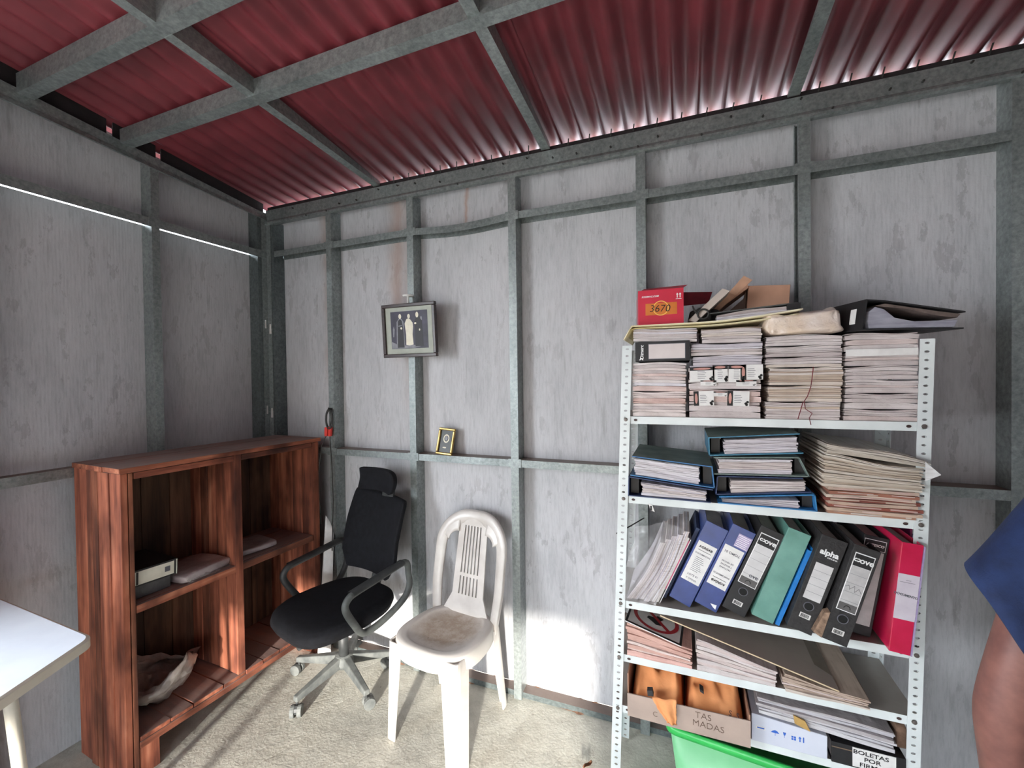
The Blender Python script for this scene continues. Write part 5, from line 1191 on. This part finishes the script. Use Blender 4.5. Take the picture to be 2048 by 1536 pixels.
# ---- third shelf: leaning binders
S3 = SHZ[2]
def binder(label, bx, by_, tilt, W_, H_, mat, style, group='binders leaning on the third shelf', z=S3+0.001):
    t = thing('lever_arch_binder', label, 'binder', (bx, by_, z), (0, math.radians(tilt), 0), group=group)
    D = min(0.285, YB-0.02-by_)
    y = -0.0008
    MB().box(-W_, 0, 0, 0.003, 0, H_).box(-W_, -W_+0.0025, 0.003, D, 0, H_).box(-0.0025, 0, 0.003, D, 0, H_).build('cover', mat, t, local=True, bevel=0.0012)
    MB().box(-W_+0.006, -0.006, 0.03, D-0.012, 0.006, H_-0.014).build('paper_block', simple('plain_paper', None), t, local=True)
    c = -W_/2
    def b(nm, m_, x0, x1, z0, z1, par=t, dy=0.0, th=0.0008): return MB().box(x0, x1, y-dy, y-dy+th, z0, z1).build(nm, m_, par, local=True)
    def ring(z_):
        MB().disc((c, y-0.0004, z_), (0.0135, 0, 0), (0, 0, 0.0135), 20).build('finger_hole', simple('hole_black', srgb(12, 12, 13), None, 0.8), t, local=True)
        MB().tube([(c+0.0135*math.cos(2*PI*k/20), y, z_+0.0135*math.sin(2*PI*k/20)) for k in range(20)], 0.0015, 6, closed=True).build('finger_ring', M_GREYINK, t, local=True)
    def barcode(z_, wd=0.030, h=0.016):
        l = b('barcode_label', M_LABEL, c-wd/2, c+wd/2, z_-h/2, z_+h/2)
        x = c-wd/2+0.003
        m = MB()
        while x < c+wd/2-0.004:
            w_ = random.choice((0.0005, 0.001, 0.0015)); m.box(x, x+w_, y-0.0005, y, z_-h*0.35, z_+h*0.35); x += w_+random.choice((0.0006, 0.001))
        m.build('bars', M_INK, l, local=True)
    if style in ('ove', 'ove_worn'):
        z0, z1 = H_*0.335, H_*0.93; hw = W_*0.38
        lb = b('label', M_WINK, c-hw, c+hw, z0, z1)
        b('label_field', M_GLABEL if style == 'ove_worn' else simple('pale_grey_label', srgb(206, 204, 204), srgb(194, 192, 192)), c-hw+0.0022, c+hw-0.0022, z0+0.0022, z1-0.042, lb, 0.0004)
        b('logo_plate', M_BLACK, c-hw+0.002, c+hw-0.002, z1-0.041, z1-0.003, lb, 0.0005)
        text('ove', 0.024, M_WINK, lb, facing(c+0.0085, y-0.0008, z1-0.021), bold=0.0006)
        for (dx, rr) in ((-0.0188, 0.0052), (-0.0122, 0.0052)):
            MB().disc((c+dx, y-0.0008, z1-0.022), (rr, 0, 0), (0, 0, rr*1.05), 14, 0.42).build('logo_loop', M_WINK, lb, local=True)
        for k in range(4): b('label_line', M_GREYINK, c-hw+0.0022, c+hw-0.0022, z1-0.068-0.028*k, z1-0.0674-0.028*k, lb, 0.0006)
        b('label_foot', simple('mid_grey_print', srgb(96, 94, 94)), c-hw+0.0022, c+hw-0.0022, z0+0.0022, z0+0.026, lb, 0.0006)
        if style == 'ove': text('ove', 0.019, M_GREYINK, lb, facing(c+0.008, y-0.0009, z0+0.038), bold=0.0004)
        MB().tube([(c+0.008*math.cos(PI*k/8), y-0.001, z0+0.010+0.009*math.sin(PI*k/8)) for k in range(9)], 0.001, 5).build('emblem_arch', M_INK, lb, local=True)
        if style == 'ove_worn':
            MB().tube([(c-0.022, y-0.0008, z0+0.075), (c-0.014, y-0.0008, z0+0.082), (c-0.010, y-0.0008, z0+0.07), (c, y-0.0008, z0+0.084), (c+0.004, y-0.0008, z0+0.066), (c+0.012, y-0.0008, z0+0.08), (c+0.02, y-0.0008, z0+0.068)], 0.0006, 5).build('handwriting', M_GREYINK, lb, local=True)
        ring(H_*0.255); barcode(H_*0.115)
    elif style == 'alpha':
        lb = b('label', simple('pale_grey_label', None), c-W_*0.34, c+W_*0.34, H_*0.34, H_*0.72)
        for k in range(4): b('label_line', M_GREYINK, c-W_*0.34, c+W_*0.34, H_*(0.415+0.075*k), H_*(0.415+0.075*k)+0.0006, lb, 0.0004)
        text('alpha', 0.024, M_WINK, t, facing(c, y-0.0002, H_*0.84), bold=0.0009)
        text('OFICINA', 0.007, M_WINK, t, facing(c+0.012, y-0.0002, H_*0.795), bold=0.0001)
        ring(H_*0.27); barcode(H_*0.165)
    elif style in ('agri', 'agri_flip'):
        z0, z1 = H_*0.27, H_*0.76; lb = b('label', M_LABEL, c-W_*0.42, c+W_*0.42, z0, z1)
        fl = style == 'agri_flip'; zz2 = (lambda f: lerp(z1, z0, f)) if fl else (lambda f: lerp(z0, z1, f)); rr = PI if fl else 0
        text('AGRISAB', 0.0115, M_INK, lb, facing(c, y-0.0004, zz2(0.88), rr), bold=0.0004)
        b('rule', M_INK, c-0.022, c+0.022, zz2(0.80)-0.0007, zz2(0.80)+0.0007, lb, 0.0004)
        if fl:
            text('DOCUMENTOS', 0.0078, M_GREYINK, lb, facing(c, y-0.0004, zz2(0.70), rr), bold=0.0001)
            for k, s_ in enumerate(('FACTURAS', 'Y BOLETAS', 'DE VENTAS')): text(s_, 0.0075, M_GREYINK, lb, facing(c, y-0.0004, zz2(0.52-0.075*k), rr), bold=0.0001)
            text('TOMO 01', 0.012, M_GREYINK, lb, facing(c, y-0.0004, zz2(0.14), rr), bold=0.0002)
        else:
            text('DOCUMENTOS', 0.0075, M_GREYINK, lb, facing(c, y-0.0004, zz2(0.71), rr), bold=0.0001)
            for k in range(9): b('print_line', M_GREYINK, c-0.017, c+0.008+0.003*((k*5) % 4), zz2(0.62-0.042*k)-0.0007, zz2(0.62-0.042*k)+0.0007, lb, 0.0004)
            text('LOTE 01', 0.010, M_GREYINK, lb, facing(c, y-0.0004, zz2(0.17), rr), bold=0.0001)
            text('Y OTROS', 0.0085, M_GREYINK, lb, facing(c, y-0.0004, zz2(0.07), rr), bold=0.0001)
        if fl:
            MB().box(c-W_*0.1, c+W_*0.48, y-0.0006, y, H_*0.78, H_*0.93).build('crinkled_film', M_LILAC, t, local=True)
            for k in range(7): b('film_glint', M_WINK, c-W_*0.08+0.002*(k % 3), c+W_*0.42-0.003*(k % 2), H_*(0.79+0.02*k), H_*(0.79+0.02*k)+0.0016, t, 0.0008)
            MB().prism([(c+0.008, 0.022), (c+0.028, 0.026), (c+0.03, 0.01), (c+0.02, 0.014)], lambda p, q: Vector((p[0], q, p[1])), y-0.0004, y).build('film_glint', M_WINK, t, local=True)
    elif style == 'artesco':
        lb = b('logo_border', M_WINK, c-0.030, c+0.026, H_*0.86, H_*0.965); b('logo_plate', M_BLACK, c-0.0285, c+0.0245, H_*0.865, H_*0.96, lb, 0.0004)
        text('ARTESCO', 0.0105, M_WINK, lb, facing(c-0.002, y-0.0007, H_*0.912), shear=0.2, bold=0.0003)
        b('label', M_GLABEL, c-0.028, c+0.024, H_*0.10, H_*0.85)
    elif style == 'pink':
        lb = b('label', simple('lilac_white_label', srgb(214, 206, 214), srgb(200, 190, 202), 0.3, coat=0.6), c-W_*0.5, c+W_*0.5, H_*0.31, H_*0.72)
        text('DOCUMENTOS', 0.0092, M_GREYINK, lb, facing(c, y-0.0004, H_*0.53, 0.12), bold=0.0003, sx=0.95)
        b('rule', M_GREYINK, c-0.02, c+0.016, H_*0.645, H_*0.648, lb, 0.0004); b('rule', M_GREYINK, c-0.006, c+0.006, H_*0.665, H_*0.668, lb, 0.0004)
        MB().box(0.0004, 0.004, -0.002, D-0.02, 0.0, H_-0.004).build('lilac_side_film', M_LILAC, t, local=True)
    return t
binder('navy binder labelled AGRISAB upright, next to the paper sheaf', 2.461, -0.331, 23.5, 0.075, 0.316, M_NAVY, 'agri')
binder('navy film-wrapped binder with AGRISAB label upside down', 2.546, -0.338, 23.0, 0.075, 0.316, M_NAVY, 'agri_flip')
binder('black binder with clean ove label between navy and teal binders', 2.633, -0.338, 22.2, 0.074, 0.32, M_BLACK, 'ove')
binder('teal film-wrapped binder without label', 2.716, -0.348, 19.5, 0.066, 0.326, M_TEAL, 'plain')
t = thing('card_folder', 'bright blue thin folder between the teal and the alpha binder', 'folder', (2.733, -0.352, S3+0.001), (0, math.radians(19.5), 0))
MB().box(-0.012, -0.0105, 0, 0.24, 0, 0.275).box(-0.0015, 0, 0, 0.24, 0, 0.285).box(-0.0105, -0.0015, 0, 0.002, 0, 0.275).build('cover', M_BLUEF, t, local=True)
MB().box(-0.010, -0.002, 0.004, 0.23, 0.002, 0.27).build('paper_block', simple('plain_paper', None), t, local=True)
binder('worn black binder with alpha lettering', 2.816, -0.381, 17.5, 0.070, 0.322, M_WORN, 'alpha')
t5 = binder('worn black binder with torn corner and ove label', 2.899, -0.413, 15.7, 0.066, 0.312, M_WORN, 'ove_worn')
MB().hexa([(-0.088, 0.006, 0.004), (-0.067, -0.002, 0.0), (-0.067, 0.03, 0.0), (-0.088, 0.03, 0.0), (-0.078, 0.006, 0.075), (-0.067, -0.001, 0.085), (-0.067, 0.03, 0.085), (-0.078, 0.03, 0.075)]).build('torn_board', simple('torn_brown_board', srgb(150, 124, 104), srgb(98, 78, 64), 0.9, 0, 60), t5, local=True)
binder('black binder with ARTESCO plate set back behind the torn one', 2.985, -0.325, 9.0, 0.064, 0.318, M_BLACK, 'artesco')
binder('crimson binder labelled DOCUMENTOS beside the right post', 3.056, -0.396, 5.5, 0.05, 0.33, M_PINK, 'pink')
# leaning sheaves inside the clear bag at the left
G3 = 'paper sheaves leaning at the left of the third shelf'
names = ['leftmost', 'second', 'third', 'fourth', 'fifth']
for k in range(5):
    xb = 2.243+0.0202*k; m = MB(); n = 12
    m.col = random.choice(PB+PW)
    def pc(u, v, k=k, xb=xb):   # u across thickness, v up
        lean = 0.06+0.15*v*v+0.03*k*0.2
        return Vector((xb+0.019*u+0.045*v+0.075*v*v-0.03*math.sin(PI*v)*-1, 0, S3+0.0015+v*(0.225+0.012*k)))
    for j in range(n):
        for (u0, u1) in ((0, 0.30), (0.33, 0.62), (0.65, 0.97)):
            m.col = (PB+PW)[(k*3+int(u0*10)) % 7]
            a, b_ = pc(u0, j/n), pc(u1, j/n); c2_, d2 = pc(u1, (j+1)/n), pc(u0, (j+1)/n)
            ya = YF+0.018+0.006*((k+int(u0*10)) % 3); V = [Vector((p.x, ya, p.z)) for p in (a, b_, c2_, d2)]+[Vector((p.x, YB-0.03, p.z)) for p in (a, b_, c2_, d2)]
            fs = [(0, 1, 2, 3), (7, 6, 5, 4), (1, 5, 6, 2), (0, 3, 7, 4)]
            if j == 0: fs.append((0, 4, 5, 1))
            if j == n-1: fs.append((3, 2, 6, 7))
            m.add(V, fs)
    o = m.build('paper_sheaf', M_PAPER, attr=True, origin=True)
    tag(o, '%s white paper sheaf slumped at the left of the third shelf' % (names[k] if k in (0,) else names[k]+' from the left'), 'paper sheaf', G3)
t = thing('magazine', 'thin pink-edged booklet leaning against the first navy binder', 'booklet', (2.361, -0.338, S3+0.001), (0, math.radians(23.5), 0))
MB().box(-0.014, -0.007, 0, 0.21, 0.0, 0.27).build('pages', simple('plain_paper', None), t, local=True)
MB().box(-0.0065, -0.0035, -0.001, 0.21, 0.06, 0.262).build('pink_cover', simple('pink_cover_card', srgb(206, 92, 130)), t, local=True)
MB().box(-0.003, -0.0005, 0, 0.21, 0.0, 0.268).build('back_cover', M_LABEL, t, local=True)
t = thing('card_folder', 'slim dark navy folder squeezed beside the first navy binder', 'folder', (2.377, -0.30, S3+0.001), (0, math.radians(23.5), 0))
MB().box(-0.012, 0.0, 0, 0.22, 0.005, 0.30).build('cover', simple('slate_navy_card', srgb(48, 62, 96)), t, local=True)
def clearbag(u, v):
    # draped film in front of and over the sheaves
    x = lerp(2.238, 2.352, u)+0.10*v*v*(0.4+0.6*u)+0.012*fbm(u*3, v*3, 1, 1.6)
    z = S3+0.006+v*(0.29-0.05*abs(u-0.6))
    y = YF-0.006+0.05*v*v*v+0.012*fbm(u*4, v*4, 3, 1.4)-0.01*math.sin(PI*u)
    return Vector((x, min(y, YF+0.012) if v < 0.85 else y, z))
o = MB().grid(clearbag, 26, 26).build('clear_bag', M_FILM, smooth=True, origin=True)
tag(o, 'clear plastic bag draped over the slumped sheaves at left of the third shelf', 'plastic bag')
# items poking out past the right post
o = MB().box(3.116, 3.121, -0.24, -0.02, 0.90, 1.13).xf(Matrix.Translation((0, 0, 0))).build('card_folder', M_MAG, origin=True)
o.location.z -= 0.0
tag(o, 'magenta folder poking out behind the right post', 'folder')
o = MB().hexa([(3.123, -0.20, 0.90), (3.126, -0.20, 0.90), (3.126, -0.03, 0.90), (3.123, -0.03, 0.90), (3.138, -0.20, 1.07), (3.149, -0.20, 1.07), (3.149, -0.03, 1.06), (3.138, -0.03, 1.06)]).build('paper_sheet', simple('blue_spotted_paper', srgb(216, 222, 230), srgb(120, 150, 196), 0.7, 0, 60), origin=True)
tag(o, 'blue-spotted white papers poking out past the right post', 'paper')

# ---- fourth shelf
S4 = SHZ[3]
stack('paper_bundle', 'pink-toned paper stack at the left of the fourth shelf', 'paper bundle', 2.240, 2.468, (S4+.001, 0.690), (S4+.001, 0.640), 9, PK, M_WRAP, y0=YF-0.004, jx=0.008, jy=0.01, sag=0.004)
stack('paper_bundle', 'film-wrapped paper stack in the middle of the fourth shelf', 'paper bundle', 2.478, 2.728, (S4+.001, 0.682), (S4+.001, 0.628), 8, PP[1:]+PW, M_WRAP, y0=YF-0.006, jx=0.008, jy=0.01, sag=0.004)
stack('paper_bundle', 'brown-toned paper stack under the low end of the grey board', 'paper bundle', 2.738, 2.975, (S4+.001, 0.625), (S4+.001, 0.596), 7, PT+PP[1:2], M_PAPER, y0=YF-0.012, jx=0.010, jy=0.012, sag=0.003)
def slab(name, mat, P, d, n_th, label, cat, edge=None):
    # P front-left, front-right ; d depth vector ; thickness
    a, b_ = Vector(P[0]), Vector(P[1]); d = Vector(d); up = (b_-a).cross(d).normalized()*n_th
    o = MB().hexa([a, b_, b_+d, a+d, a+up, b_+up, b_+d+up, a+d+up]).build(name, mat, origin=True); tag(o, label, cat); return o, a, b_, d, up
o, a, b_, d, up = slab('prohibition_sign', M_LABEL, ((2.240, YF-0.014, 0.704), (2.432, YF-0.016, 0.651)), (0.012, 0.19, 0.004), 0.003, 'white sign with red prohibition circle lying on the pink papers', 'sign')
def sg(u, v, h): return a+(b_-a)*u+d*v+up*(1+h)
bd = MB()
for (u0, u1, v0, v1) in ((0, 1, 0, 0.05), (0, 0.04, 0.05, 1), (0.96, 1, 0.05, 1), (0.04, 0.96, 0.95, 1)): bd.hexa([sg(u0, v0, 0), sg(u1, v0, 0), sg(u1, v1, 0), sg(u0, v1, 0), sg(u0, v0, 0.2), sg(u1, v0, 0.2), sg(u1, v1, 0.2), sg(u0, v1, 0.2)])
bd.build('sign_border', M_INK, o)
MB().add([sg(0.5+0.42*math.cos(2*PI*k/32), 0.52+0.43*math.sin(2*PI*k/32), 0.25) for k in range(32)]+[sg(0.5+0.35*math.cos(2*PI*k/32), 0.52+0.36*math.sin(2*PI*k/32), 0.25) for k in range(32)], [(k, (k+1) % 32, (k+1) % 32+32, k+32) for k in range(32)]).build('red_ring', M_SIGNRED, o)
MB().add([sg(0.22, 0.76, 0.3), sg(0.27, 0.81, 0.3), sg(0.78, 0.28, 0.3), sg(0.73, 0.23, 0.3)], [(0, 1, 2, 3)]).build('red_bar', M_SIGNRED, o)
MB().add([sg(*p, 0.27) for p in ((0.34, 0.42), (0.44, 0.36), (0.52, 0.30), (0.62, 0.34), (0.58, 0.46), (0.64, 0.58), (0.52, 0.62), (0.46, 0.52), (0.36, 0.5))], [tuple(range(9))]).build('pictogram', M_INK, o)
o, a, b_, d, up = slab('grey_board', M_GCARD, ((2.462, YF-0.002, 0.713), (2.893, YF-0.002, 0.602)), (0.0, 0.285, 0.0), 0.004, 'large grey chipboard sheet sloping down across the fourth shelf', 'board')
MB().hexa([a+Vector((-0.10, -0.0012, 0.0265)), b_+Vector((0, -0.0012, 0)), b_, a+Vector((-0.10, 0, 0.0265)), a+up+Vector((-0.10, -0.0012, 0.0265)), b_+up+Vector((0, -0.0012, 0)), b_+up, a+up+Vector((-0.10, 0, 0.0265))]).build('board_edge', M_KRAFT, o)
MB().hexa([a+Vector((-0.10, 0.0, 0.0265)), a, a+d*0.8, a+d*0.8+Vector((-0.10, 0, 0.0265)), a+up+Vector((-0.10, 0.0, 0.0265)), a+up, a+up+d*0.8, a+up+d*0.8+Vector((-0.10, 0, 0.0265))]).build('board_tongue', M_GCARD, o)
q0, q1 = a+(b_-a)*0.9+up*1.02, b_+up*1.02
MB().add([q0+d*0.35, q1+d*0.25, q1+d*0.98, q0+d*0.98], [(0, 1, 2, 3)]).build('tape_strip', simple('brown_parcel_tape', srgb(132, 118, 100), None, 0.3), o)

# ---- fifth shelf
S5 = SHZ[4]
t = thing('open_carton', 'open cardboard tray of orange cloths on the lowest visible shelf', 'box', (2.45, -0.24, S5+0.001))
c0x, c1x, yf, yb = 2.250, 2.642, -0.402, -0.10
zb0 = S5+0.001
MB().hexa([(c0x, yf, zb0), (c1x, yf, zb0), (c1x, yf+0.004, zb0), (c0x, yf+0.004, zb0), (c0x, yf-0.004, 0.462), (c1x, yf-0.004, 0.470), (c1x, yf, 0.470), (c0x, yf, 0.462)]).build('front_panel', M_CARDP, t)
MB().box(c0x, c0x+0.004, yf+0.004, yb, zb0, 0.53).build('side_panel', M_CARD, t)
MB().box(c1x-0.004, c1x, yf+0.004, yb, zb0, 0.485).build('side_panel', M_CARD, t)
MB().box(c0x, c1x, yb-0.004, yb, zb0, 0.535).build('back_panel', M_CARD, t)
MB().box(c0x+0.004, c1x-0.004, yf+0.004, yb-0.004, zb0, zb0+0.004).build('base_panel', M_CARD, t)
text('TAS', 0.030, M_BROWNINK, t, facing(2.50, yf-0.0046, 0.446, 0.02), name='handwriting', local=False, bold=-0.0005)
text('MADAS', 0.030, M_BROWNINK, t, facing(2.515, yf-0.0030, 0.416, 0.02), name='handwriting', local=False, bold=-0.0005)
text('C', 0.026, M_BROWNINK, t, facing(2.345, yf-0.0030, 0.410, 0.02), name='handwriting', local=False, bold=-0.0005)
def cloth(name, label, x0, x1, zt, seedv):
    def fn(u, v):
        x = lerp(x0, x1, u); y = lerp(yf+0.008, yb-0.01, v); e = min(1, min(u, 1-u)*7)*min(1, min(v*3.0+0.35, (1-v)*6))
        z = 0.388+(zt-0.388)*max(0.0, e)**0.6*(0.62+0.38*min(1, v*2.6))
        z += 0.020*fbm(x*3+seedv, y*3, 0, 5)*e+0.016*(abs(fbm(x, y*0.6, seedv, 17))-0.25)*e-0.02*abs(math.sin((x-x0)*34+seedv+y*20))*e*(v < 0.4)
        return Vector((x, y+0.006*fbm(x, z, seedv, 12), min(z, 0.541)))
    o = MB().grid(fn, 30, 26).build(name, M_ORANGE, smooth=True, subsurf=1, origin=True); tag(o, label, 'cloth', 'orange cloths in the open carton'); return o
k1 = cloth('orange_cloth', 'orange cloth bag hanging over the front of the carton', 2.258, 2.438, 0.548, 1.0)
k2 = cloth('orange_cloth', 'orange cloth with black S marks on the right side of the carton', 2.444, 2.632, 0.518, 6.0)
MB().grid(lambda u, v: Vector((lerp(2.335, 2.415, u)*(1-v)+lerp(2.385, 2.415, u)*v+0.004*fbm(u*3, v*3, 0, 2), yf-0.006-0.010*math.sin(PI*min(1, v*1.2+0.1))+0.004*math.sin(u*9), lerp(0.472, 0.392, v)+0.012*u*(1-v))), 12, 14).build('hanging_corner', M_ORANGE, k1, smooth=True, solid=0.002)
MB().hexa([(2.320, yf-0.002, 0.468), (2.340, yf-0.002, 0.472), (2.340, yf+0.012, 0.478), (2.320, yf+0.012, 0.474), (2.318, yf+0.0, 0.486), (2.336, yf+0.0, 0.490), (2.336, yf+0.014, 0.494), (2.318, yf+0.014, 0.490)]).build('black_tag', M_BLACK, k1)
MB().hexa([(2.492, yf+0.03, 0.506), (2.504, yf+0.03, 0.500), (2.504, yf+0.045, 0.508), (2.492, yf+0.045, 0.514), (2.490, yf+0.03, 0.516), (2.502, yf+0.03, 0.510), (2.502, yf+0.045, 0.518), (2.490, yf+0.045, 0.524)]).build('black_tag', M_BLACK, k2)
text('S', 0.022, M_INK, k2, facing(2.583, yf+0.004, 0.474, 0.2) @ Matrix.Rotation(-0.5, 4, 'X'), name='print_mark', local=False); text('S', 0.022, M_INK, k2, facing(2.605, yf+0.004, 0.470, 0.2) @ Matrix.Rotation(-0.5, 4, 'X'), name='print_mark', local=False)
# white carton with blue transport marks
t = thing('white_carton', 'white carton with blue handling symbols on the lowest visible shelf', 'box', (2.755, -0.23, S5+0.001))
MB().hexa([(2.650, YF-0.004, zb0), (2.862, YF-0.004, zb0), (2.862, -0.09, zb0), (2.650, -0.09, zb0), (2.650, YF-0.004, 0.470), (2.862, YF-0.004, 0.452), (2.862, -0.09, 0.452), (2.650, -0.09, 0.470)]).build('carton_body', simple('white_card', srgb(206, 210, 222), srgb(194, 198, 212), 0.6, 0, 8), t, bevel=0.002)
yq = YF-0.0048
MB().box(2.663, 2.690, yq, yq+0.0008, 0.422, 0.432).build('print_label', M_LABEL, t); MB().box(2.666, 2.687, yq-0.0004, yq, 0.425, 0.429).build('print_text', M_BLUEINK, t)
MB().prism([(2.706, 0.422), (2.730, 0.422), (2.724, 0.429), (2.718, 0.431), (2.711, 0.428)], lambda p, q: Vector((p[0], q, p[1])), yq, yq+0.0008).build('umbrella_mark', M_BLUEINK, t); MB().box(2.7175, 2.7185, yq, yq+0.0008, 0.413, 0.423).build('umbrella_mark', M_BLUEINK, t)
MB().prism([(2.740, 0.431), (2.749, 0.431), (2.747, 0.423), (2.745, 0.421), (2.745, 0.414), (2.744, 0.414), (2.744, 0.421), (2.742, 0.423)], lambda p, q: Vector((p[0], q, p[1])), yq, yq+0.0008).build('glass_mark', M_BLUEINK, t)
m = MB()
for (x, z) in ((2.764, 0.414), (2.771, 0.414), (2.764, 0.421), (2.771, 0.421)): m.box(x, x+0.0055, yq, yq+0.0008, z, z+0.0055)
m.build('stack_mark', M_BLUEINK, t)
MB().prism([(2.786, 0.413), (2.789, 0.413), (2.789, 0.424), (2.792, 0.424), (2.7875, 0.430), (2.783, 0.424), (2.786, 0.424)], lambda p, q: Vector((p[0], q, p[1])), yq, yq+0.0008).build('arrow_mark', M_BLUEINK, t); MB().prism([(2.796, 0.413), (2.799, 0.413), (2.799, 0.430), (2.796, 0.430)], lambda p, q: Vector((p[0], q, p[1])), yq, yq+0.0008).build('arrow_mark', M_BLUEINK, t)
# black binder with handwritten label
t = thing('lever_arch_binder', 'black binder with handwritten BOLETAS POR FIRMAR label', 'binder', (2.966, -0.22, S5+0.001))
MB().box(2.872, 3.058, YF-0.006, YF-0.002, zb0, 0.443).box(2.872, 3.058, YF-0.002, -0.09, zb0, zb0+0.003).box(2.872, 3.058, YF-0.002, -0.09, 0.440, 0.443).build('cover', M_BLACK, t)
MB().box(2.876, 3.054, YF+0.01, -0.1, zb0+0.004, 0.439).build('paper_block', simple('plain_paper', None), t)
lb = MB().box(2.926, 3.034, YF-0.0068, YF-0.006, zb0+0.004, 0.441).build('label', M_LABEL, t); ROOT[lb.name] = ROOT[t.name]
for k, s_ in enumerate(('BOLETAS', 'POR', 'FIRMAR')): text(s_, 0.0175, M_INK, lb, facing(2.976+0.004*(k-1), YF-0.0072, 0.428-0.0185*k, 0.03), name='handwriting', local=False, bold=0.0003, sx=1.25)
MB().box(2.872, 2.925, YF-0.0064, YF-0.006, 0.426, 0.429).build('scuff', simple('tan_scuff', srgb(130, 110, 90)), t)
# papers lying over carton and binder
stack('paper_bundle', 'grey wrapped newspapers bridging the white carton and the black binder', 'paper bundle', 2.662, 3.040, (0.476, 0.530), (0.449, 0.508), 7, [rgb(196, 194, 200), rgb(180, 174, 176), rgb(206, 204, 208)], M_WRAP, y0=YF-0.004, jx=0.01, jy=0.01, sag=0.004)
o = MB().hexa([(2.772, YF-0.012, 0.474), (2.815, YF-0.013, 0.460), (2.815, YF-0.008, 0.460), (2.772, YF-0.008, 0.474), (2.768, YF-0.012, 0.500), (2.800, YF-0.013, 0.490), (2.800, YF-0.008, 0.490), (2.768, YF-0.008, 0.500)]).build('envelope_corner', simple('ochre_paper', srgb(196, 160, 96), srgb(166, 130, 72), 0.7), origin=True)
tag(o, 'folded ochre envelope corner hanging over the white carton', 'envelope')
o = softslab('paper_bag', None, Matrix.Translation((3.058, -0.24, 0.446)), 0.03, 0.2, 0.075, 11.0, 0.004).build('paper_bag', simple('crumpled_brown_paper', srgb(120, 94, 76), srgb(88, 66, 52), 0.85, 0, 20, 0.5), smooth=True, origin=True)
tag(o, 'crumpled brown paper bag wedged at the right end of the lowest shelf', 'paper bag')

# ---- green tub under the lowest shelf
gb = thing('plastic_tub', 'green plastic tub with bright green rim under the shelving', 'tub', (2.69, -0.22, 0), (0, 0, math.radians(-6)))
def tubring(w_, d_, z, r=0.05, n=8):
    pts2 = rounded([Vector((-w_/2, -d_/2)), Vector((w_/2, -d_/2)), Vector((w_/2, d_/2)), Vector((-w_/2, d_/2))], r, n); return [Vector((p.x, p.y, z)) for p in pts2]
def loft(rings):
    N = len(rings[0]); V = [p for r in rings for p in r]; return MB().add(V, [(i*N+j, i*N+(j+1) % N, (i+1)*N+(j+1) % N, (i+1)*N+j) for i in range(len(rings)-1) for j in range(N)])
m = loft([tubring(0.50, 0.22, 0.003), tubring(0.52, 0.235, 0.01), tubring(0.585, 0.272, 0.30), tubring(0.579, 0.266, 0.30), tubring(0.51, 0.225, 0.013)]); N = len(tubring(1, 1, 0)); m.add(tubring(0.50, 0.22, 0.003), [tuple(range(N))]); m.add(tubring(0.51, 0.225, 0.013), [tuple(range(N))])
m.build('tub_wall', M_GREENL, gb, local=True, smooth=True)
loft([tubring(0.585, 0.272, 0.296), tubring(0.612, 0.288, 0.298), tubring(0.616, 0.290, 0.312), tubring(0.606, 0.284, 0.324), tubring(0.575, 0.262, 0.324), tubring(0.57, 0.26, 0.30), tubring(0.585, 0.272, 0.296)]).build('tub_rim', M_GREEN, gb, local=True, smooth=True)

# ---- small litter on the floor
for (x, y, r, lab) in ((2.07, -0.25, 0.5, 'curled brown leaf on the floor left of the shelving'), ):
    o = MB().grid(lambda u, v: Vector((x+0.05*(u-0.5), y+0.016*(v-0.5)*math.sin(PI*(0.15+0.7*u)), 0.006+0.008*abs(v-0.5)*2+0.003*math.sin(u*7))), 10, 5).xf(Matrix.Translation((x, y, 0)) @ Matrix.Rotation(r*2, 4, 'Z') @ Matrix.Translation((-x, -y, 0))).build('dry_leaf', simple('dry_leaf_brown', srgb(126, 82, 56)), smooth=True, solid=0.001, origin=True)
    tag(o, lab, 'leaf')
